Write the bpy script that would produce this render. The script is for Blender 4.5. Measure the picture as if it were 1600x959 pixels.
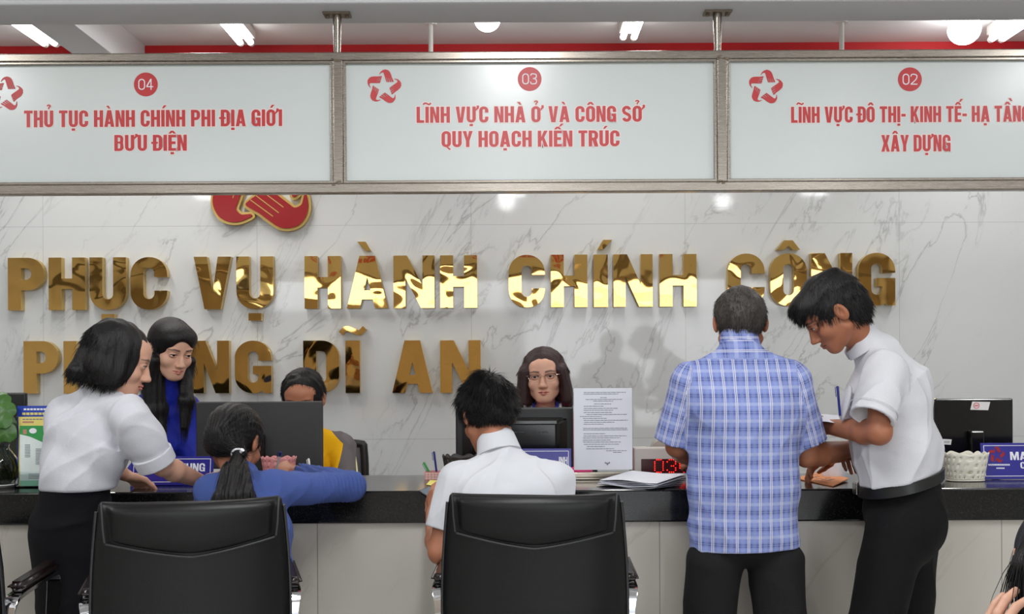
import bpy, bmesh, math, random, unicodedata
import numpy as np
from mathutils import Vector, Matrix
from mathutils.geometry import tessellate_polygon

for _o in list(bpy.data.objects):
    bpy.data.objects.remove(_o)
scene = bpy.context.scene
COL = scene.collection
random.seed(7)
RNG = np.random.default_rng(7)
PI = math.pi

# ---------------------------------------------------------------- camera, world, light, exposure
FPX = 1700.0                      # focal length in pixels of the 1600 px wide frame
CAM_Z, PX0, PY0, ROLL = 1.40, 800.0, 570.0, 0.005
cam_data = bpy.data.cameras.new('camera')
cam_data.sensor_width = 36.0
cam_data.lens = FPX / 1600 * 36.0
cam_data.shift_y = (PY0 - 479.5) / 1600
cam_data.clip_start = 0.05
cam = bpy.data.objects.new('camera', cam_data)
COL.objects.link(cam)
cam.location = (0, 0, CAM_Z)
cam.rotation_euler = (PI / 2, -ROLL, 0)
cam.rotation_mode = 'XYZ'
cam.matrix_world = Matrix.Translation((0, 0, CAM_Z)) @ Matrix.Rotation(PI / 2, 4, 'X') @ Matrix.Rotation(-ROLL, 4, 'Z')
scene.camera = cam

world = bpy.data.worlds.new('world')
scene.world = world
world.use_nodes = True
bg = world.node_tree.nodes['Background']
bg.inputs[0].default_value = (0.80, 0.90, 1.0, 1)
bg.inputs[1].default_value = 0.9

scene.view_settings.view_transform = 'Standard'
scene.view_settings.look = 'None'
scene.view_settings.exposure = 0.0
scene.view_settings.gamma = 1.0
scene.view_settings.use_curve_mapping = False
scene.cycles.use_denoising = True
scene.cycles.max_bounces = 8
scene.cycles.diffuse_bounces = 4
scene.cycles.glossy_bounces = 4
scene.cycles.sample_clamp_indirect = 4.0


def area_light(name, loc, rot, sx, sy, power, color=(1, 1, 1)):
    d = bpy.data.lights.new(name, 'AREA')
    d.shape = 'RECTANGLE'
    d.size, d.size_y, d.energy, d.color = sx, sy, power, color
    o = bpy.data.objects.new(name, d)
    o.location, o.rotation_euler = loc, rot
    COL.objects.link(o)
    return o


# daylight coming in through the glazed entrance behind the camera
area_light('door_daylight', (1.9, -5.75, 1.25), (math.radians(90), 0, 0), 3.4, 2.1, 75, (0.95, 0.98, 1.0))
area_light('transom_daylight', (0.4, -5.75, 2.62), (math.radians(86), 0, 0), 9.0, 0.62, 85, (0.95, 0.98, 1.0))
# the public side's rows of ceiling tubes
for _x in (-3.0, 0.0, 3.0):
    for _y in (-2.6, 2.0):
        area_light('ceiling_tube_light', (_x, _y, 3.08), (0, 0, 0), 0.25, 1.2, 40, (0.98, 0.99, 1.0))


# ---------------------------------------------------------------- helpers
def W(px, py, Y):
    """the place at distance Y that the photograph shows at pixel (px, py)"""
    dx, dy = px - PX0, py - PY0
    x, y = dx - ROLL * dy, dy + ROLL * dx
    return np.array([x * Y / FPX, Y, CAM_Z - y * Y / FPX])


def lin(c):
    out = []
    for v in c[:3]:
        v = v / 255.0
        out.append(v / 12.92 if v <= 0.04045 else ((v + 0.055) / 1.055) ** 2.4)
    return (*out, 1.0)


class NT:
    """small node-tree writer"""
    def __init__(self, name, color=(200, 200, 200), rough=0.5, metal=0.0, spec=0.5, **kw):
        self.m = bpy.data.materials.new(name)
        self.m.use_nodes = True
        self.t = self.m.node_tree
        self.b = self.t.nodes['Principled BSDF']
        self.set('Base Color', lin(color))
        self.set('Roughness', rough)
        self.set('Metallic', metal)
        self.set('Specular IOR Level', spec)
        for k, v in kw.items():
            self.set(k.replace('_', ' '), v)

    def set(self, k, v):
        self.b.inputs[k].default_value = v

    def n(self, typ, **props):
        nd = self.t.nodes.new('ShaderNode' + typ)
        for k, v in props.items():
            setattr(nd, k, v)
        return nd

    def l(self, a, b):
        self.t.links.new(a, b)

    def coord(self, kind='Object', scale=(1, 1, 1), rot=(0, 0, 0), loc=(0, 0, 0)):
        c = self.n('TexCoord')
        mp = self.n('Mapping')
        mp.inputs['Scale'].default_value = scale
        mp.inputs['Rotation'].default_value = rot
        mp.inputs['Location'].default_value = loc
        self.l(c.outputs[kind], mp.inputs[0])
        return mp.outputs[0]

    def noise(self, vec, scale, detail=3.0, rough=0.5, dist=0.0):
        t = self.n('TexNoise')
        t.inputs['Scale'].default_value = scale
        t.inputs['Detail'].default_value = detail
        t.inputs['Roughness'].default_value = rough
        t.inputs['Distortion'].default_value = dist
        self.l(vec, t.inputs['Vector'])
        return t.outputs['Fac']

    def math(self, op, a, b=None, c=None):
        t = self.n('Math', operation=op)
        for i, v in enumerate((a, b, c)):
            if v is None:
                continue
            if hasattr(v, 'is_linked'):
                self.l(v, t.inputs[i])
            else:
                t.inputs[i].default_value = v
        return t.outputs[0]

    def mix(self, fac, a, b):
        t = self.n('Mix', data_type='RGBA')
        for sock, v in ((t.inputs[0], fac), (t.inputs[6], a), (t.inputs[7], b)):
            if hasattr(v, 'is_linked'):
                self.l(v, sock)
            else:
                sock.default_value = v
        return t.outputs[2]

    def ramp(self, fac, stops):
        t = self.n('ValToRGB')
        e = t.color_ramp.elements
        while len(e) > 1:
            e.remove(e[-1])
        e[0].position, e[0].color = stops[0]
        for p, c in stops[1:]:
            k = e.new(p)
            k.color = c
        self.l(fac, t.inputs[0])
        return t.outputs[0]

    def bump(self, height, strength=0.2, dist=0.01):
        t = self.n('Bump')
        t.inputs['Strength'].default_value = strength
        t.inputs['Distance'].default_value = dist
        self.l(height, t.inputs['Height'])
        self.l(t.outputs[0], self.b.inputs['Normal'])
        return t

    def line(self, u, period, offset, width):
        """1 where u is within width/2 of a line of the given period"""
        a = self.math('DIVIDE', self.math('ADD', u, offset), period)
        f = self.math('ABSOLUTE', self.math('SUBTRACT', self.math('FRACT', a), 0.5))
        return self.math('GREATER_THAN', f, 0.5 - width / period / 2)


def simple(name, color, rough=0.5, metal=0.0, var=0.06, vscale=30, bump=0.0, bscale=200, spec=0.5, **kw):
    """plain material with a little procedural variation"""
    t = NT(name, color, rough, metal, spec, **kw)
    v = t.coord()
    c = lin(color)
    n = t.noise(v, vscale, 3)
    lo = tuple(x * (1 - var) for x in c[:3]) + (1,)
    hi = tuple(min(1, x * (1 + var)) for x in c[:3]) + (1,)
    t.l(t.mix(n, lo, hi), t.b.inputs['Base Color'])
    if bump:
        t.bump(t.noise(v, bscale, 2), bump, 0.002)
    return t.m


def emit(name, color, strength):
    t = NT(name, color, 0.4)
    t.set('Emission Color', lin(color))
    t.set('Emission Strength', strength)
    return t.m


def worldm(o):
    m = o.matrix_basis.copy()
    if o.parent:
        m = worldm(o.parent) @ o.matrix_parent_inverse @ m
    return m


def adopt(o, parent):
    if parent is not None:
        o.parent = parent
        o.matrix_parent_inverse = worldm(parent).inverted()


def tag(o, label=None, cat=None, group=None, kind=None):
    for k, v in (('label', label), ('category', cat), ('group', group), ('kind', kind)):
        if v:
            o[k] = v
    return o


def thing(name, loc, label, cat, group=None, rz=0.0):
    o = bpy.data.objects.new(name, None)
    o.empty_display_size = 0.1
    o.location = tuple(loc)
    o.rotation_euler = (0, 0, rz)
    COL.objects.link(o)
    return tag(o, label, cat, group)


def copy_tree(o, parent=None):
    c = o.copy()
    COL.objects.link(c)
    if parent is not None:
        c.parent = parent
    for ch in [k for k in bpy.data.objects if k.parent == o]:
        copy_tree(ch, c)
    return c


def mesh_obj(name, verts, faces, mats, parent=None, midx=None, smooth=False, sharp=None):
    me = bpy.data.meshes.new(name)
    me.from_pydata([tuple(map(float, v)) for v in verts], [], faces)
    if not isinstance(mats, (list, tuple)):
        mats = [mats]
    for m in mats:
        me.materials.append(m)
    if midx is not None:
        me.polygons.foreach_set('material_index', np.asarray(midx, dtype=np.int32))
    if smooth:
        me.polygons.foreach_set('use_smooth', np.ones(len(me.polygons), dtype=bool))
        if sharp:
            me.set_sharp_from_angle(angle=math.radians(sharp))
    me.update()
    o = bpy.data.objects.new(name, me)
    COL.objects.link(o)
    adopt(o, parent)
    return o


class MB:
    """collects shapes and links them as ONE mesh object"""
    def __init__(self):
        self.v, self.f, self.mi = [], [], []

    def add(self, v, f, mi=0):
        k = len(self.v)
        self.v += [tuple(map(float, p)) for p in v]
        self.f += [tuple(k + i for i in q) for q in f]
        self.mi += list(mi) if isinstance(mi, (list, tuple, np.ndarray)) else [mi] * len(f)
        return self

    def bm(self, b, mi=0, M=None):
        if M is not None:
            b.transform(M)
        b.verts.index_update()
        self.add([p.co[:] for p in b.verts], [[q.index for q in f.verts] for f in b.faces], mi)
        b.free()
        return self

    def box(self, c, s, bev=0.0, mi=0, M=None, seg=2):
        b = bmesh.new()
        bmesh.ops.create_cube(b, size=1.0)
        bmesh.ops.scale(b, vec=s, verts=b.verts)
        if bev:
            bmesh.ops.bevel(b, geom=list(b.edges), offset=bev, segments=seg, affect='EDGES', profile=0.5)
        bmesh.ops.translate(b, vec=tuple(map(float, c)), verts=b.verts)
        return self.bm(b, mi, M)

    def tube(self, pts, r, n=8, mi=0, cap=True, flat=None):
        """swept tube through pts; r scalar or list; flat=(w,h,upvector) gives a rectangular strip section"""
        P = [np.array(p, float) for p in pts]
        rs = r if isinstance(r, (list, tuple, np.ndarray)) else [r] * len(P)
        up = np.array(flat[2], float) if flat else None
        V, F = [], []
        prev = None
        for i, p in enumerate(P):
            d = P[min(i + 1, len(P) - 1)] - P[max(i - 1, 0)]
            d = d / (np.linalg.norm(d) + 1e-12)
            if flat:
                u = up - d * up.dot(d)
            elif prev is None:
                a = np.array([0, 0, 1.0]) if abs(d[2]) < 0.9 else np.array([1.0, 0, 0])
                u = np.cross(d, a)
            else:
                u = prev - d * prev.dot(d)
            u = u / (np.linalg.norm(u) + 1e-12)
            prev = u
            w = np.cross(d, u)
            if flat:
                for a, b in ((-1, -1), (1, -1), (1, 1), (-1, 1)):
                    V.append(p + w * a * flat[0] / 2 + u * b * flat[1] / 2)
            else:
                for k in range(n):
                    t = 2 * PI * k / n
                    V.append(p + rs[i] * (math.cos(t) * u + math.sin(t) * w))
        m = 4 if flat else n
        for i in range(len(P) - 1):
            for k in range(m):
                F.append((i * m + k, i * m + (k + 1) % m, (i + 1) * m + (k + 1) % m, (i + 1) * m + k))
        if cap:
            F.append(tuple(range(m - 1, -1, -1)))
            F.append(tuple((len(P) - 1) * m + k for k in range(m)))
        return self.add(V, F, mi)

    def lathe(self, prof, c=(0, 0, 0), n=32, mi=0, sx=1.0, sy=1.0, cap=True):
        V, F = [], []
        for r, z in prof:
            for k in range(n):
                t = 2 * PI * k / n
                V.append((c[0] + r * sx * math.cos(t), c[1] + r * sy * math.sin(t), c[2] + z))
        for i in range(len(prof) - 1):
            for k in range(n):
                F.append((i * n + k, i * n + (k + 1) % n, (i + 1) * n + (k + 1) % n, (i + 1) * n + k))
        if cap:
            if prof[0][0] > 1e-5:
                F.append(tuple(range(n - 1, -1, -1)))
            if prof[-1][0] > 1e-5:
                F.append(tuple((len(prof) - 1) * n + k for k in range(n)))
        return self.add(V, F, mi)

    def prism(self, loops, origin, ux, uy, depth, mi=0, side_mi=None):
        """extrude a 2-D outline (first loop) with holes; ux, uy are the plane's axes, depth a vector"""
        o, ux, uy, dv = (np.array(a, float) for a in (origin, ux, uy, depth))
        base = len(self.v)
        loops2 = []
        for i, lp in enumerate(loops):
            a = sum(lp[k][0] * lp[(k + 1) % len(lp)][1] - lp[(k + 1) % len(lp)][0] * lp[k][1] for k in range(len(lp)))
            loops2.append(list(lp) if (a > 0) == (i == 0) else list(lp)[::-1])
        flat = [p for lp in loops2 for p in lp]
        tri = tessellate_polygon([[Vector((p[0], p[1], 0)) for p in lp] for lp in loops2])
        n = len(flat)
        V = [o + ux * p[0] + uy * p[1] for p in flat]
        V2 = [p + dv for p in V]
        nrm = np.cross(ux, uy)
        F, mi_l = [], []
        for t in tri:
            a, b, c = (np.array(flat[i]) for i in t)
            ar = (b[0] - a[0]) * (c[1] - a[1]) - (c[0] - a[0]) * (b[1] - a[1])
            t = t if ar > 0 else t[::-1]
            F.append(tuple(t)); mi_l.append(mi)
            F.append(tuple(n + i for i in t[::-1])); mi_l.append(mi)
        k = 0
        for lp in loops2:
            m = len(lp)
            for i in range(m):
                F.append((k + (i + 1) % m, k + i, n + k + i, n + k + (i + 1) % m))
                mi_l.append(mi if side_mi is None else side_mi)
            k += m
        if np.dot(nrm, dv) > 0:
            F = [f[::-1] for f in F]
        return self.add(V + V2, F, mi_l)

    def build(self, name, mats, parent=None, smooth=False, sharp=40):
        return mesh_obj(name, self.v, self.f, mats, parent, self.mi, smooth, sharp)


def spline(pts, n=8, closed=False):
    """Catmull-Rom through pts"""
    P = [np.array(p, float) for p in pts]
    out = []
    m = len(P)
    rng = range(m if closed else m - 1)
    for i in rng:
        if closed:
            a, b, c, d = P[(i - 1) % m], P[i], P[(i + 1) % m], P[(i + 2) % m]
        else:
            b, c = P[i], P[i + 1]
            a = P[i - 1] if i else 2 * b - c
            d = P[i + 2] if i + 2 < m else 2 * c - b
        for k in range(n):
            t = k / n
            out.append(0.5 * (2 * b + (c - a) * t + (2 * a - 5 * b + 4 * c - d) * t * t + (3 * b - a - 3 * c + d) * t ** 3))
    if not closed:
        out.append(P[-1])
    return out


def stroke(pts, w):
    """outline of a 2-D polyline of width w"""
    P = [np.array(p[:2], float) for p in pts]
    L, R = [], []
    for i, p in enumerate(P):
        d = P[min(i + 1, len(P) - 1)] - P[max(i - 1, 0)]
        d = d / (np.linalg.norm(d) + 1e-9)
        nn = np.array([-d[1], d[0]]) * w / 2
        L.append(tuple(p + nn))
        R.append(tuple(p - nn))
    return L + R[::-1]


def offset_poly(lp, d):
    """grow a closed outline outwards by d"""
    P = [np.array(p, float) for p in lp]
    m = len(P)
    a = sum(P[k][0] * P[(k + 1) % m][1] - P[(k + 1) % m][0] * P[k][1] for k in range(m))
    s = 1 if a > 0 else -1
    out = []
    for i in range(m):
        e1, e2 = P[i] - P[i - 1], P[(i + 1) % m] - P[i]
        n1 = np.array([e1[1], -e1[0]]) / (np.linalg.norm(e1) + 1e-9)
        n2 = np.array([e2[1], -e2[0]]) / (np.linalg.norm(e2) + 1e-9)
        b = n1 + n2
        b = b / max(np.linalg.norm(b), 0.35) 
        k = min(1.0 / max(np.dot(b, n1), 0.5), 1.6)
        out.append(tuple(P[i] + s * b * d * k))
    return out


# ---------------------------------------------------------------- lettering
def arc(cx, cy, rx, ry, a0, a1, n=8):
    return [(cx + rx * math.cos(math.radians(a0 + (a1 - a0) * i / n)), cy + ry * math.sin(math.radians(a0 + (a1 - a0) * i / n))) for i in range(n + 1)]


def rrect(x0, y0, x1, y1, r, n=7):
    r = min(r, (x1 - x0) / 2, (y1 - y0) / 2)
    return arc(x1 - r, y1 - r, r, r, 0, 90, n) + arc(x0 + r, y1 - r, r, r, 90, 180, n) + arc(x0 + r, y0 + r, r, r, 180, 270, n) + arc(x1 - r, y0 + r, r, r, 270, 360, n)


def glyph(ch, w, s, h):
    """pieces (outline + holes) of a bold condensed capital of height 1"""
    ro, ri = min(w * 0.48, 0.36), max(0.05, min((w - 2 * s) / 2, 0.12))
    if ch == 'I':
        return [[[(0, 0), (s, 0), (s, 1), (0, 1)]]], s
    if ch == 'H':
        a, b = 0.5 - h / 2, 0.5 + h / 2
        return [[[(0, 0), (s, 0), (s, a), (w - s, a), (w - s, 0), (w, 0), (w, 1), (w - s, 1), (w - s, b), (s, b), (s, 1), (0, 1)]]], w
    if ch == 'N':
        k = s * 0.92
        return [[[(0, 0), (k, 0), (k, 0.58), (w - s * 1.05, 0), (w, 0), (w, 1), (w - k, 1), (w - k, 0.42), (s * 1.05, 1), (0, 1)]]], w
    if ch == 'M':
        w2 = w * 1.3
        k = s * 0.9
        return [[[(0, 0), (k, 0), (k, 0.66), (w2 / 2 - s * 0.35, 0), (w2 / 2 + s * 0.35, 0), (w2 - k, 0.66), (w2 - k, 0), (w2, 0), (w2, 1), (w2 - s * 1.25, 1), (w2 / 2, 0.42), (s * 1.25, 1), (0, 1)]]], w2
    if ch == 'V':
        w = w * 1.04
        return [[[(0, 1), (s * 1.02, 1), (w / 2, 0.28), (w - s * 1.02, 1), (w, 1), (w / 2 + s * 0.62, 0), (w / 2 - s * 0.62, 0)]]], w
    if ch == 'A':
        w = w * 1.1
        k = w / 2 - 0.6 * s
        a, b = 0.17, 0.17 + h * 0.85
        ap = min((w / 2 - s) / k, 0.86)
        return [[[(0, 0), (s, 0), (s + k * a, a), (w - s - k * a, a), (w - s, 0), (w, 0), (w / 2 + 0.6 * s, 1), (w / 2 - 0.6 * s, 1)],
                 [(s + k * b, b), (w - s - k * b, b), (w / 2, ap)]]], w
    if ch in 'OQ':
        pcs = [[rrect(0, 0, w, 1, ro), rrect(s, h, w - s, 1 - h, ri)]]
        if ch == 'Q':
            pcs.append([[(w * 0.50, -0.002), (w * 0.74, -0.002), (w * 1.02, -0.15), (w * 0.80, -0.17)]])
        return pcs, w
    if ch in 'D\u0110':
        out = [(0, 0)] + arc(w - ro, ro, ro, ro, 270, 360) + arc(w - ro, 1 - ro, ro, ro, 0, 90) + [(0, 1)]
        hole = [(s, h)] + arc(w - s - ri, h + ri, ri, ri, 270, 360) + arc(w - s - ri, 1 - h - ri, ri, ri, 0, 90) + [(s, 1 - h)]
        pcs = [[out, hole]]
        if ch == '\u0110':
            pcs += [[[(-0.1, 0.44), (-0.001, 0.44), (-0.001, 0.56), (-0.1, 0.56)]], [[(s + 0.001, 0.44), (s + 0.09, 0.44), (s + 0.09, 0.56), (s + 0.001, 0.56)]]]
        return pcs, w
    if ch in 'PR':
        y0 = 0.38
        r = min(ro, (1 - y0) / 2)
        stem = [(0, 0), (s, 0), (s, y0)] + arc(w - r, y0 + r, r, r, 270, 360) + arc(w - r, 1 - r, r, r, 0, 90) + [(0, 1)]
        r2 = min(ri, (1 - y0 - 2 * h) / 2)
        hole = [(s, y0 + h)] + arc(w - s - r2, y0 + h + r2, r2, r2, 270, 360, 4) + arc(w - s - r2, 1 - h - r2, r2, r2, 0, 90, 4) + [(s, 1 - h)]
        if ch == 'R':
            stem = [(0, 0), (s, 0), (s, y0), (s + 0.03, y0), (w * 1.02 - s * 1.08, 0), (w * 1.03, 0), (w * 0.84, 0.42)] + arc(w - r, y0 + r, r, r, 310, 360) + arc(w - r, 1 - r, r, r, 0, 90) + [(0, 1)]
        pcs = [[stem, hole]]
        return pcs, w
    if ch == 'B':
        r = 0.24
        out = [(0, 0)] + arc(w - r, r, r, r, 270, 350) + [(w * 0.93, 0.52)] + arc(w - r * 1.05, 1 - r, r * 0.98, r, -10, 90) + [(0, 1)]
        q = max(0.03, ri * 0.6)
        h1 = [(s, h * 0.95), (w - s - q, h * 0.95), (w - s, h * 0.95 + q), (w - s, 0.47 - q), (w - s - q, 0.47), (s, 0.47)]
        h2 = [(s, 0.47 + h * 0.7), (w - s - q, 0.47 + h * 0.7), (w - s, 0.47 + h * 0.7 + q), (w - s, 1 - h * 0.95 - q), (w - s - q, 1 - h * 0.95), (s, 1 - h * 0.95)]
        return [[out, h1, h2]], w
    if ch in 'CG':
        a, b = 0.62, 0.36
        P = [(w, a)] + arc(w - ro, 1 - ro, ro, ro, 0, 90) + arc(ro, 1 - ro, ro, ro, 90, 180) + arc(ro, ro, ro, ro, 180, 270)
        if ch == 'C':
            P += arc(w - ro, ro, ro, ro, 270, 360) + [(w, b), (w - s, b)]
            P += arc(w - s - ri, h + ri, ri, ri, 360, 270)
        else:
            P += [(w * 0.62, 0), (w * 0.74, 0.05), (w * 0.80, 0), (w, 0), (w, 0.52), (w * 0.5, 0.52), (w * 0.5, 0.36), (w - s, 0.36)]
            P += arc(w - s - ri, h + ri, ri, ri, 360, 270)
        P += arc(s + ri, h + ri, ri, ri, 270, 180) + arc(s + ri, 1 - h - ri, ri, ri, 180, 90) + arc(w - s - ri, 1 - h - ri, ri, ri, 90, 0) + [(w - s, a)]
        return [[P]], w
    if ch == 'U':
        P = [(0, 1)] + arc(ro, ro, ro, ro, 180, 270) + arc(w - ro, ro, ro, ro, 270, 360) + [(w, 1), (w - s, 1)]
        P += arc(w - s - ri, h + ri, ri, ri, 360, 270) + arc(s + ri, h + ri, ri, ri, 270, 180) + [(s, 1)]
        return [[P]], w
    if ch == 'T':
        w = w * 0.94
        return [[[(w / 2 - s / 2, 0), (w / 2 + s / 2, 0), (w / 2 + s / 2, 1 - h), (w, 1 - h), (w, 1), (0, 1), (0, 1 - h), (w / 2 - s / 2, 1 - h)]]], w
    if ch == 'L':
        w = w * 0.82
        return [[[(0, 0), (w, 0), (w, h), (s, h), (s, 1), (0, 1)]]], w
    if ch == 'E':
        w = w * 0.84
        return [[[(0, 0), (w, 0), (w, h), (s, h), (s, 0.5 - h / 2), (w * 0.93, 0.5 - h / 2), (w * 0.93, 0.5 + h / 2), (s, 0.5 + h / 2), (s, 1 - h), (w, 1 - h), (w, 1), (0, 1)]]], w
    if ch == 'Y':
        return [[[(w / 2 - s / 2, 0), (w / 2 + s / 2, 0), (w / 2 + s / 2, 0.38), (w * 1.03, 1), (w * 1.03 - s * 1.05, 1), (w / 2, 0.6), (s * 1.05 - w * 0.03, 1), (-w * 0.03, 1), (w / 2 - s / 2, 0.38)]]], w
    if ch == 'X':
        w = w * 1.05
        k = s * 1.05
        return [[[(0, 0), (k, 0), (w / 2, 0.33), (w - k, 0), (w, 0), (w / 2 + s * 0.62, 0.5), (w, 1), (w - k, 1), (w / 2, 0.67), (k, 1), (0, 1), (w / 2 - s * 0.62, 0.5)]]], w
    if ch == 'K':
        w = w * 1.05
        return [[[(0, 0), (s, 0), (s, 0.34), (s + 0.05, 0.42), (w - s * 1.05, 0), (w + 0.02, 0), (s + 0.17, 0.58), (w, 1), (w - s * 1.05, 1), (s, 0.6), (s, 1), (0, 1)]]], w
    if ch == 'S':
        k = (s + h) / 2
        r = (w - k) / 2
        top = arc(w / 2, 1 - k / 2 - r, r, r, 10, 180, 8)
        bot = arc(w / 2, k / 2 + r, r, r, 0, -170, 8)
        c = top + [(k * .52, 0.66), (k * .8, 0.57), (w / 2, 0.5), (w - k * .8, 0.43), (w - k * .52, 0.34)] + bot
        return [[stroke(c, k)]], w
    if ch == '-':
        w = w * 0.55
        return [[[(0, 0.36), (w, 0.36), (w, 0.36 + h), (0, 0.36 + h)]]], w
    if ch == '0':
        return [[rrect(0, 0, w, 1, ro, 10), rrect(s, s, w - s, 1 - s, w / 2 - s, 10)]], w
    if ch == '2':
        c = spline([(0.02, 0.74), (w * 0.15, 0.92), (w * 0.5, 1 - s / 2), (w * 0.88, 0.86), (w - s / 2, 0.70), (w * 0.78, 0.48), (w * 0.35, 0.22), (s / 2, s)], 4)
        return [[stroke(c, s)], [[(0, 0), (w, 0), (w, s), (0, s)]]], w
    if ch == '3':
        c = spline([(0.02, 0.80), (w * 0.2, 0.95), (w * 0.5, 1 - s / 2), (w * 0.85, 0.90), (w - s * 0.7, 0.74), (w * 0.8, 0.58), (w * 0.42, 0.53), (w * 0.82, 0.46), (w - s / 2, 0.27),
                    (w * 0.84, 0.1), (w * 0.5, s / 2), (w * 0.18, 0.06), (0.02, 0.24)], 4)
        return [[stroke(c, s)]], w
    if ch == '4':
        return [[[(w * 0.62, 0), (w * 0.62 + s, 0), (w * 0.62 + s, 0.24), (w, 0.24), (w, 0.24 + s), (w * 0.62 + s, 0.24 + s), (w * 0.62 + s, 1), (w * 0.6, 1), (0, 0.36), (0, 0.24), (w * 0.62, 0.24)],
                 [(w * 0.17, 0.24 + s), (w * 0.62, 0.24 + s), (w * 0.62, 0.82)]]], w
    return [], w * 0.5


def accent(code, w, s, both=False):
    cx = w / 2
    k = min(1.0, s / 0.2)
    if code == 0x300:
        up = 0.2 if both else 0
        sx = 0.26 if both else 0.0
        return [[(cx - 0.19 + sx, 1.27 + up), (cx - 0.03 + sx, 1.27 + up), (cx + 0.07 + sx, 1.10 + up), (cx - 0.04 + sx, 1.10 + up)]]
    if code == 0x301:
        up = 0.16 if both else 0
        sx = 0.16 if both else 0.03
        return [[(cx - 0.09 + sx, 1.10 + up), (cx + 0.02 + sx, 1.28 + up), (cx + 0.19 + sx, 1.28 + up), (cx + 0.03 + sx, 1.10 + up)]]
    if code == 0x302:
        return [[(cx - 0.22, 1.07), (cx - 0.08, 1.25), (cx + 0.08, 1.25), (cx + 0.22, 1.07), (cx + 0.08, 1.07), (cx, 1.15), (cx - 0.08, 1.07)]]
    if code == 0x303:
        c = spline([(cx - 0.23, 1.14), (cx - 0.12, 1.23), (cx + 0.02, 1.185), (cx + 0.13, 1.15), (cx + 0.23, 1.24)], 5)
        return [stroke(c, 0.095)]
    if code == 0x309:
        c = spline([(cx - 0.10, 1.27), (cx, 1.33), (cx + 0.1, 1.27), (cx + 0.02, 1.17), (cx, 1.08)], 5)
        return [stroke(c, 0.075)]
    if code == 0x323:
        return [[(cx - 0.5 * s, -0.22), (cx + 0.5 * s, -0.22), (cx + 0.5 * s, -0.08), (cx - 0.5 * s, -0.08)]]
    if code == 0x31B:
        return [[(w + 0.001, 0.86), (w + 0.05, 0.92), (w + 0.05, 1.06), (w + 0.19, 1.06), (w + 0.19, 0.90), (w + 0.001, 0.72)]]
    return []


def char_pieces(c, w, s, h):
    d = unicodedata.normalize('NFD', c)
    pcs, adv = glyph(d[0], w, s, h)
    marks = [ord(m) for m in d[1:]]
    acc = []
    for m in marks:
        for lp in accent(m, adv, s, both=(0x302 in marks and m in (0x300, 0x301))):
            acc.append([lp])
    if 0x31B in marks:
        adv += 0.12
    return pcs, acc, adv


def text_pieces(txt, w=0.54, s=0.20, h=0.165, gap=0.075, space=0.27):
    x, out = 0.0, []
    for c in txt:
        if c == ' ':
            x += space
            continue
        pcs, acc, adv = char_pieces(c, w, s, h)
        for pc in pcs + acc:
            out.append([[(p[0] + x, p[1]) for p in lp] for lp in pc])
        x += adv + gap
    return out, x - gap


def unit_(v):
    v = np.array(v, float)
    return v / np.linalg.norm(v)


def add_text(mb, txt, origin, ux, uy, width, height, depth, mi=0, **kw):
    """lettering fitted to width x cap height from its lower left origin"""
    pcs, tw = text_pieces(txt, **kw)
    ux, uy = np.array(ux, float), np.array(uy, float)
    dn = unit_(depth)
    for i, pc in enumerate(pcs):
        mb.prism(pc, np.array(origin, float) + dn * (i % 3) * 0.00006, ux * (width / tw), uy * height, depth, mi)


def hand_emblem_loops():
    """one hand of the five-hand star, unit outer radius, with finger slits"""
    px = [(440, 240), (475, 180), (520, 146), (580, 130), (640, 150), (680, 190), (705, 250), (727, 322), (762, 400), (742, 410), (722, 402), (690, 330), (682, 333), (712, 410), (690, 411),
          (676, 404), (648, 322), (640, 325), (665, 411), (646, 412), (632, 406), (604, 312), (596, 315), (625, 410), (603, 410), (578, 340), (555, 262), (535, 200), (500, 195), (468, 222), (450, 243)]
    return [((x - 545) / 390.0, (520 - y) / 390.0) for x, y in px]


def emblem_loops():
    base = hand_emblem_loops()
    out = []
    for k in range(5):
        a = -math.radians(72 * k)
        c, s = math.cos(a), math.sin(a)
        out.append([(x * c - y * s, x * s + y * c) for x, y in base])
    return out


# ---------------------------------------------------------------- smooth bodies: distance fields turned into meshes
def A3(p):
    return np.array(p, dtype=np.float64)


def unit(v):
    v = A3(v)
    return v / (np.linalg.norm(v) + 1e-12)


class F:
    """a distance function with its bounding box"""
    def __init__(self, fn, lo, hi):
        self.fn, self.lo, self.hi = fn, A3(lo), A3(hi)

    def __call__(self, P):
        return self.fn(P)


def cap(a, b, r1, r2):
    a, b = A3(a), A3(b)
    ba = b - a
    L2 = float(ba.dot(ba)) + 1e-12

    def fn(P):
        q = P - a
        t = np.clip(q @ ba / L2, 0, 1)
        q = q - t[:, None] * ba
        return np.sqrt((q * q).sum(1)) - (r1 + (r2 - r1) * t)
    r = max(r1, r2)
    return F(fn, np.minimum(a, b) - r, np.maximum(a, b) + r)


def ecap(a, b, side, e1, e2):
    """capsule of elliptical section: half-width e[0] along side, half-depth e[1] across"""
    a, b = A3(a), A3(b)
    ba = b - a
    L = np.linalg.norm(ba)
    ax = ba / (L + 1e-12)
    s = A3(side)
    s = unit(s - ax * s.dot(ax))
    w = np.cross(ax, s)

    def fn(P):
        q = P - a
        z = q @ ax
        t = np.clip(z / L, 0, 1)
        u = e1[0] + (e2[0] - e1[0]) * t
        v = e1[1] + (e2[1] - e1[1]) * t
        m = np.minimum(u, v)
        over = z - t * L
        k = np.sqrt((q @ s / u) ** 2 + (q @ w / v) ** 2 + (over / m) ** 2)
        return (k - 1) * m
    r = max(*e1, *e2)
    return F(fn, np.minimum(a, b) - r, np.maximum(a, b) + r)


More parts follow.
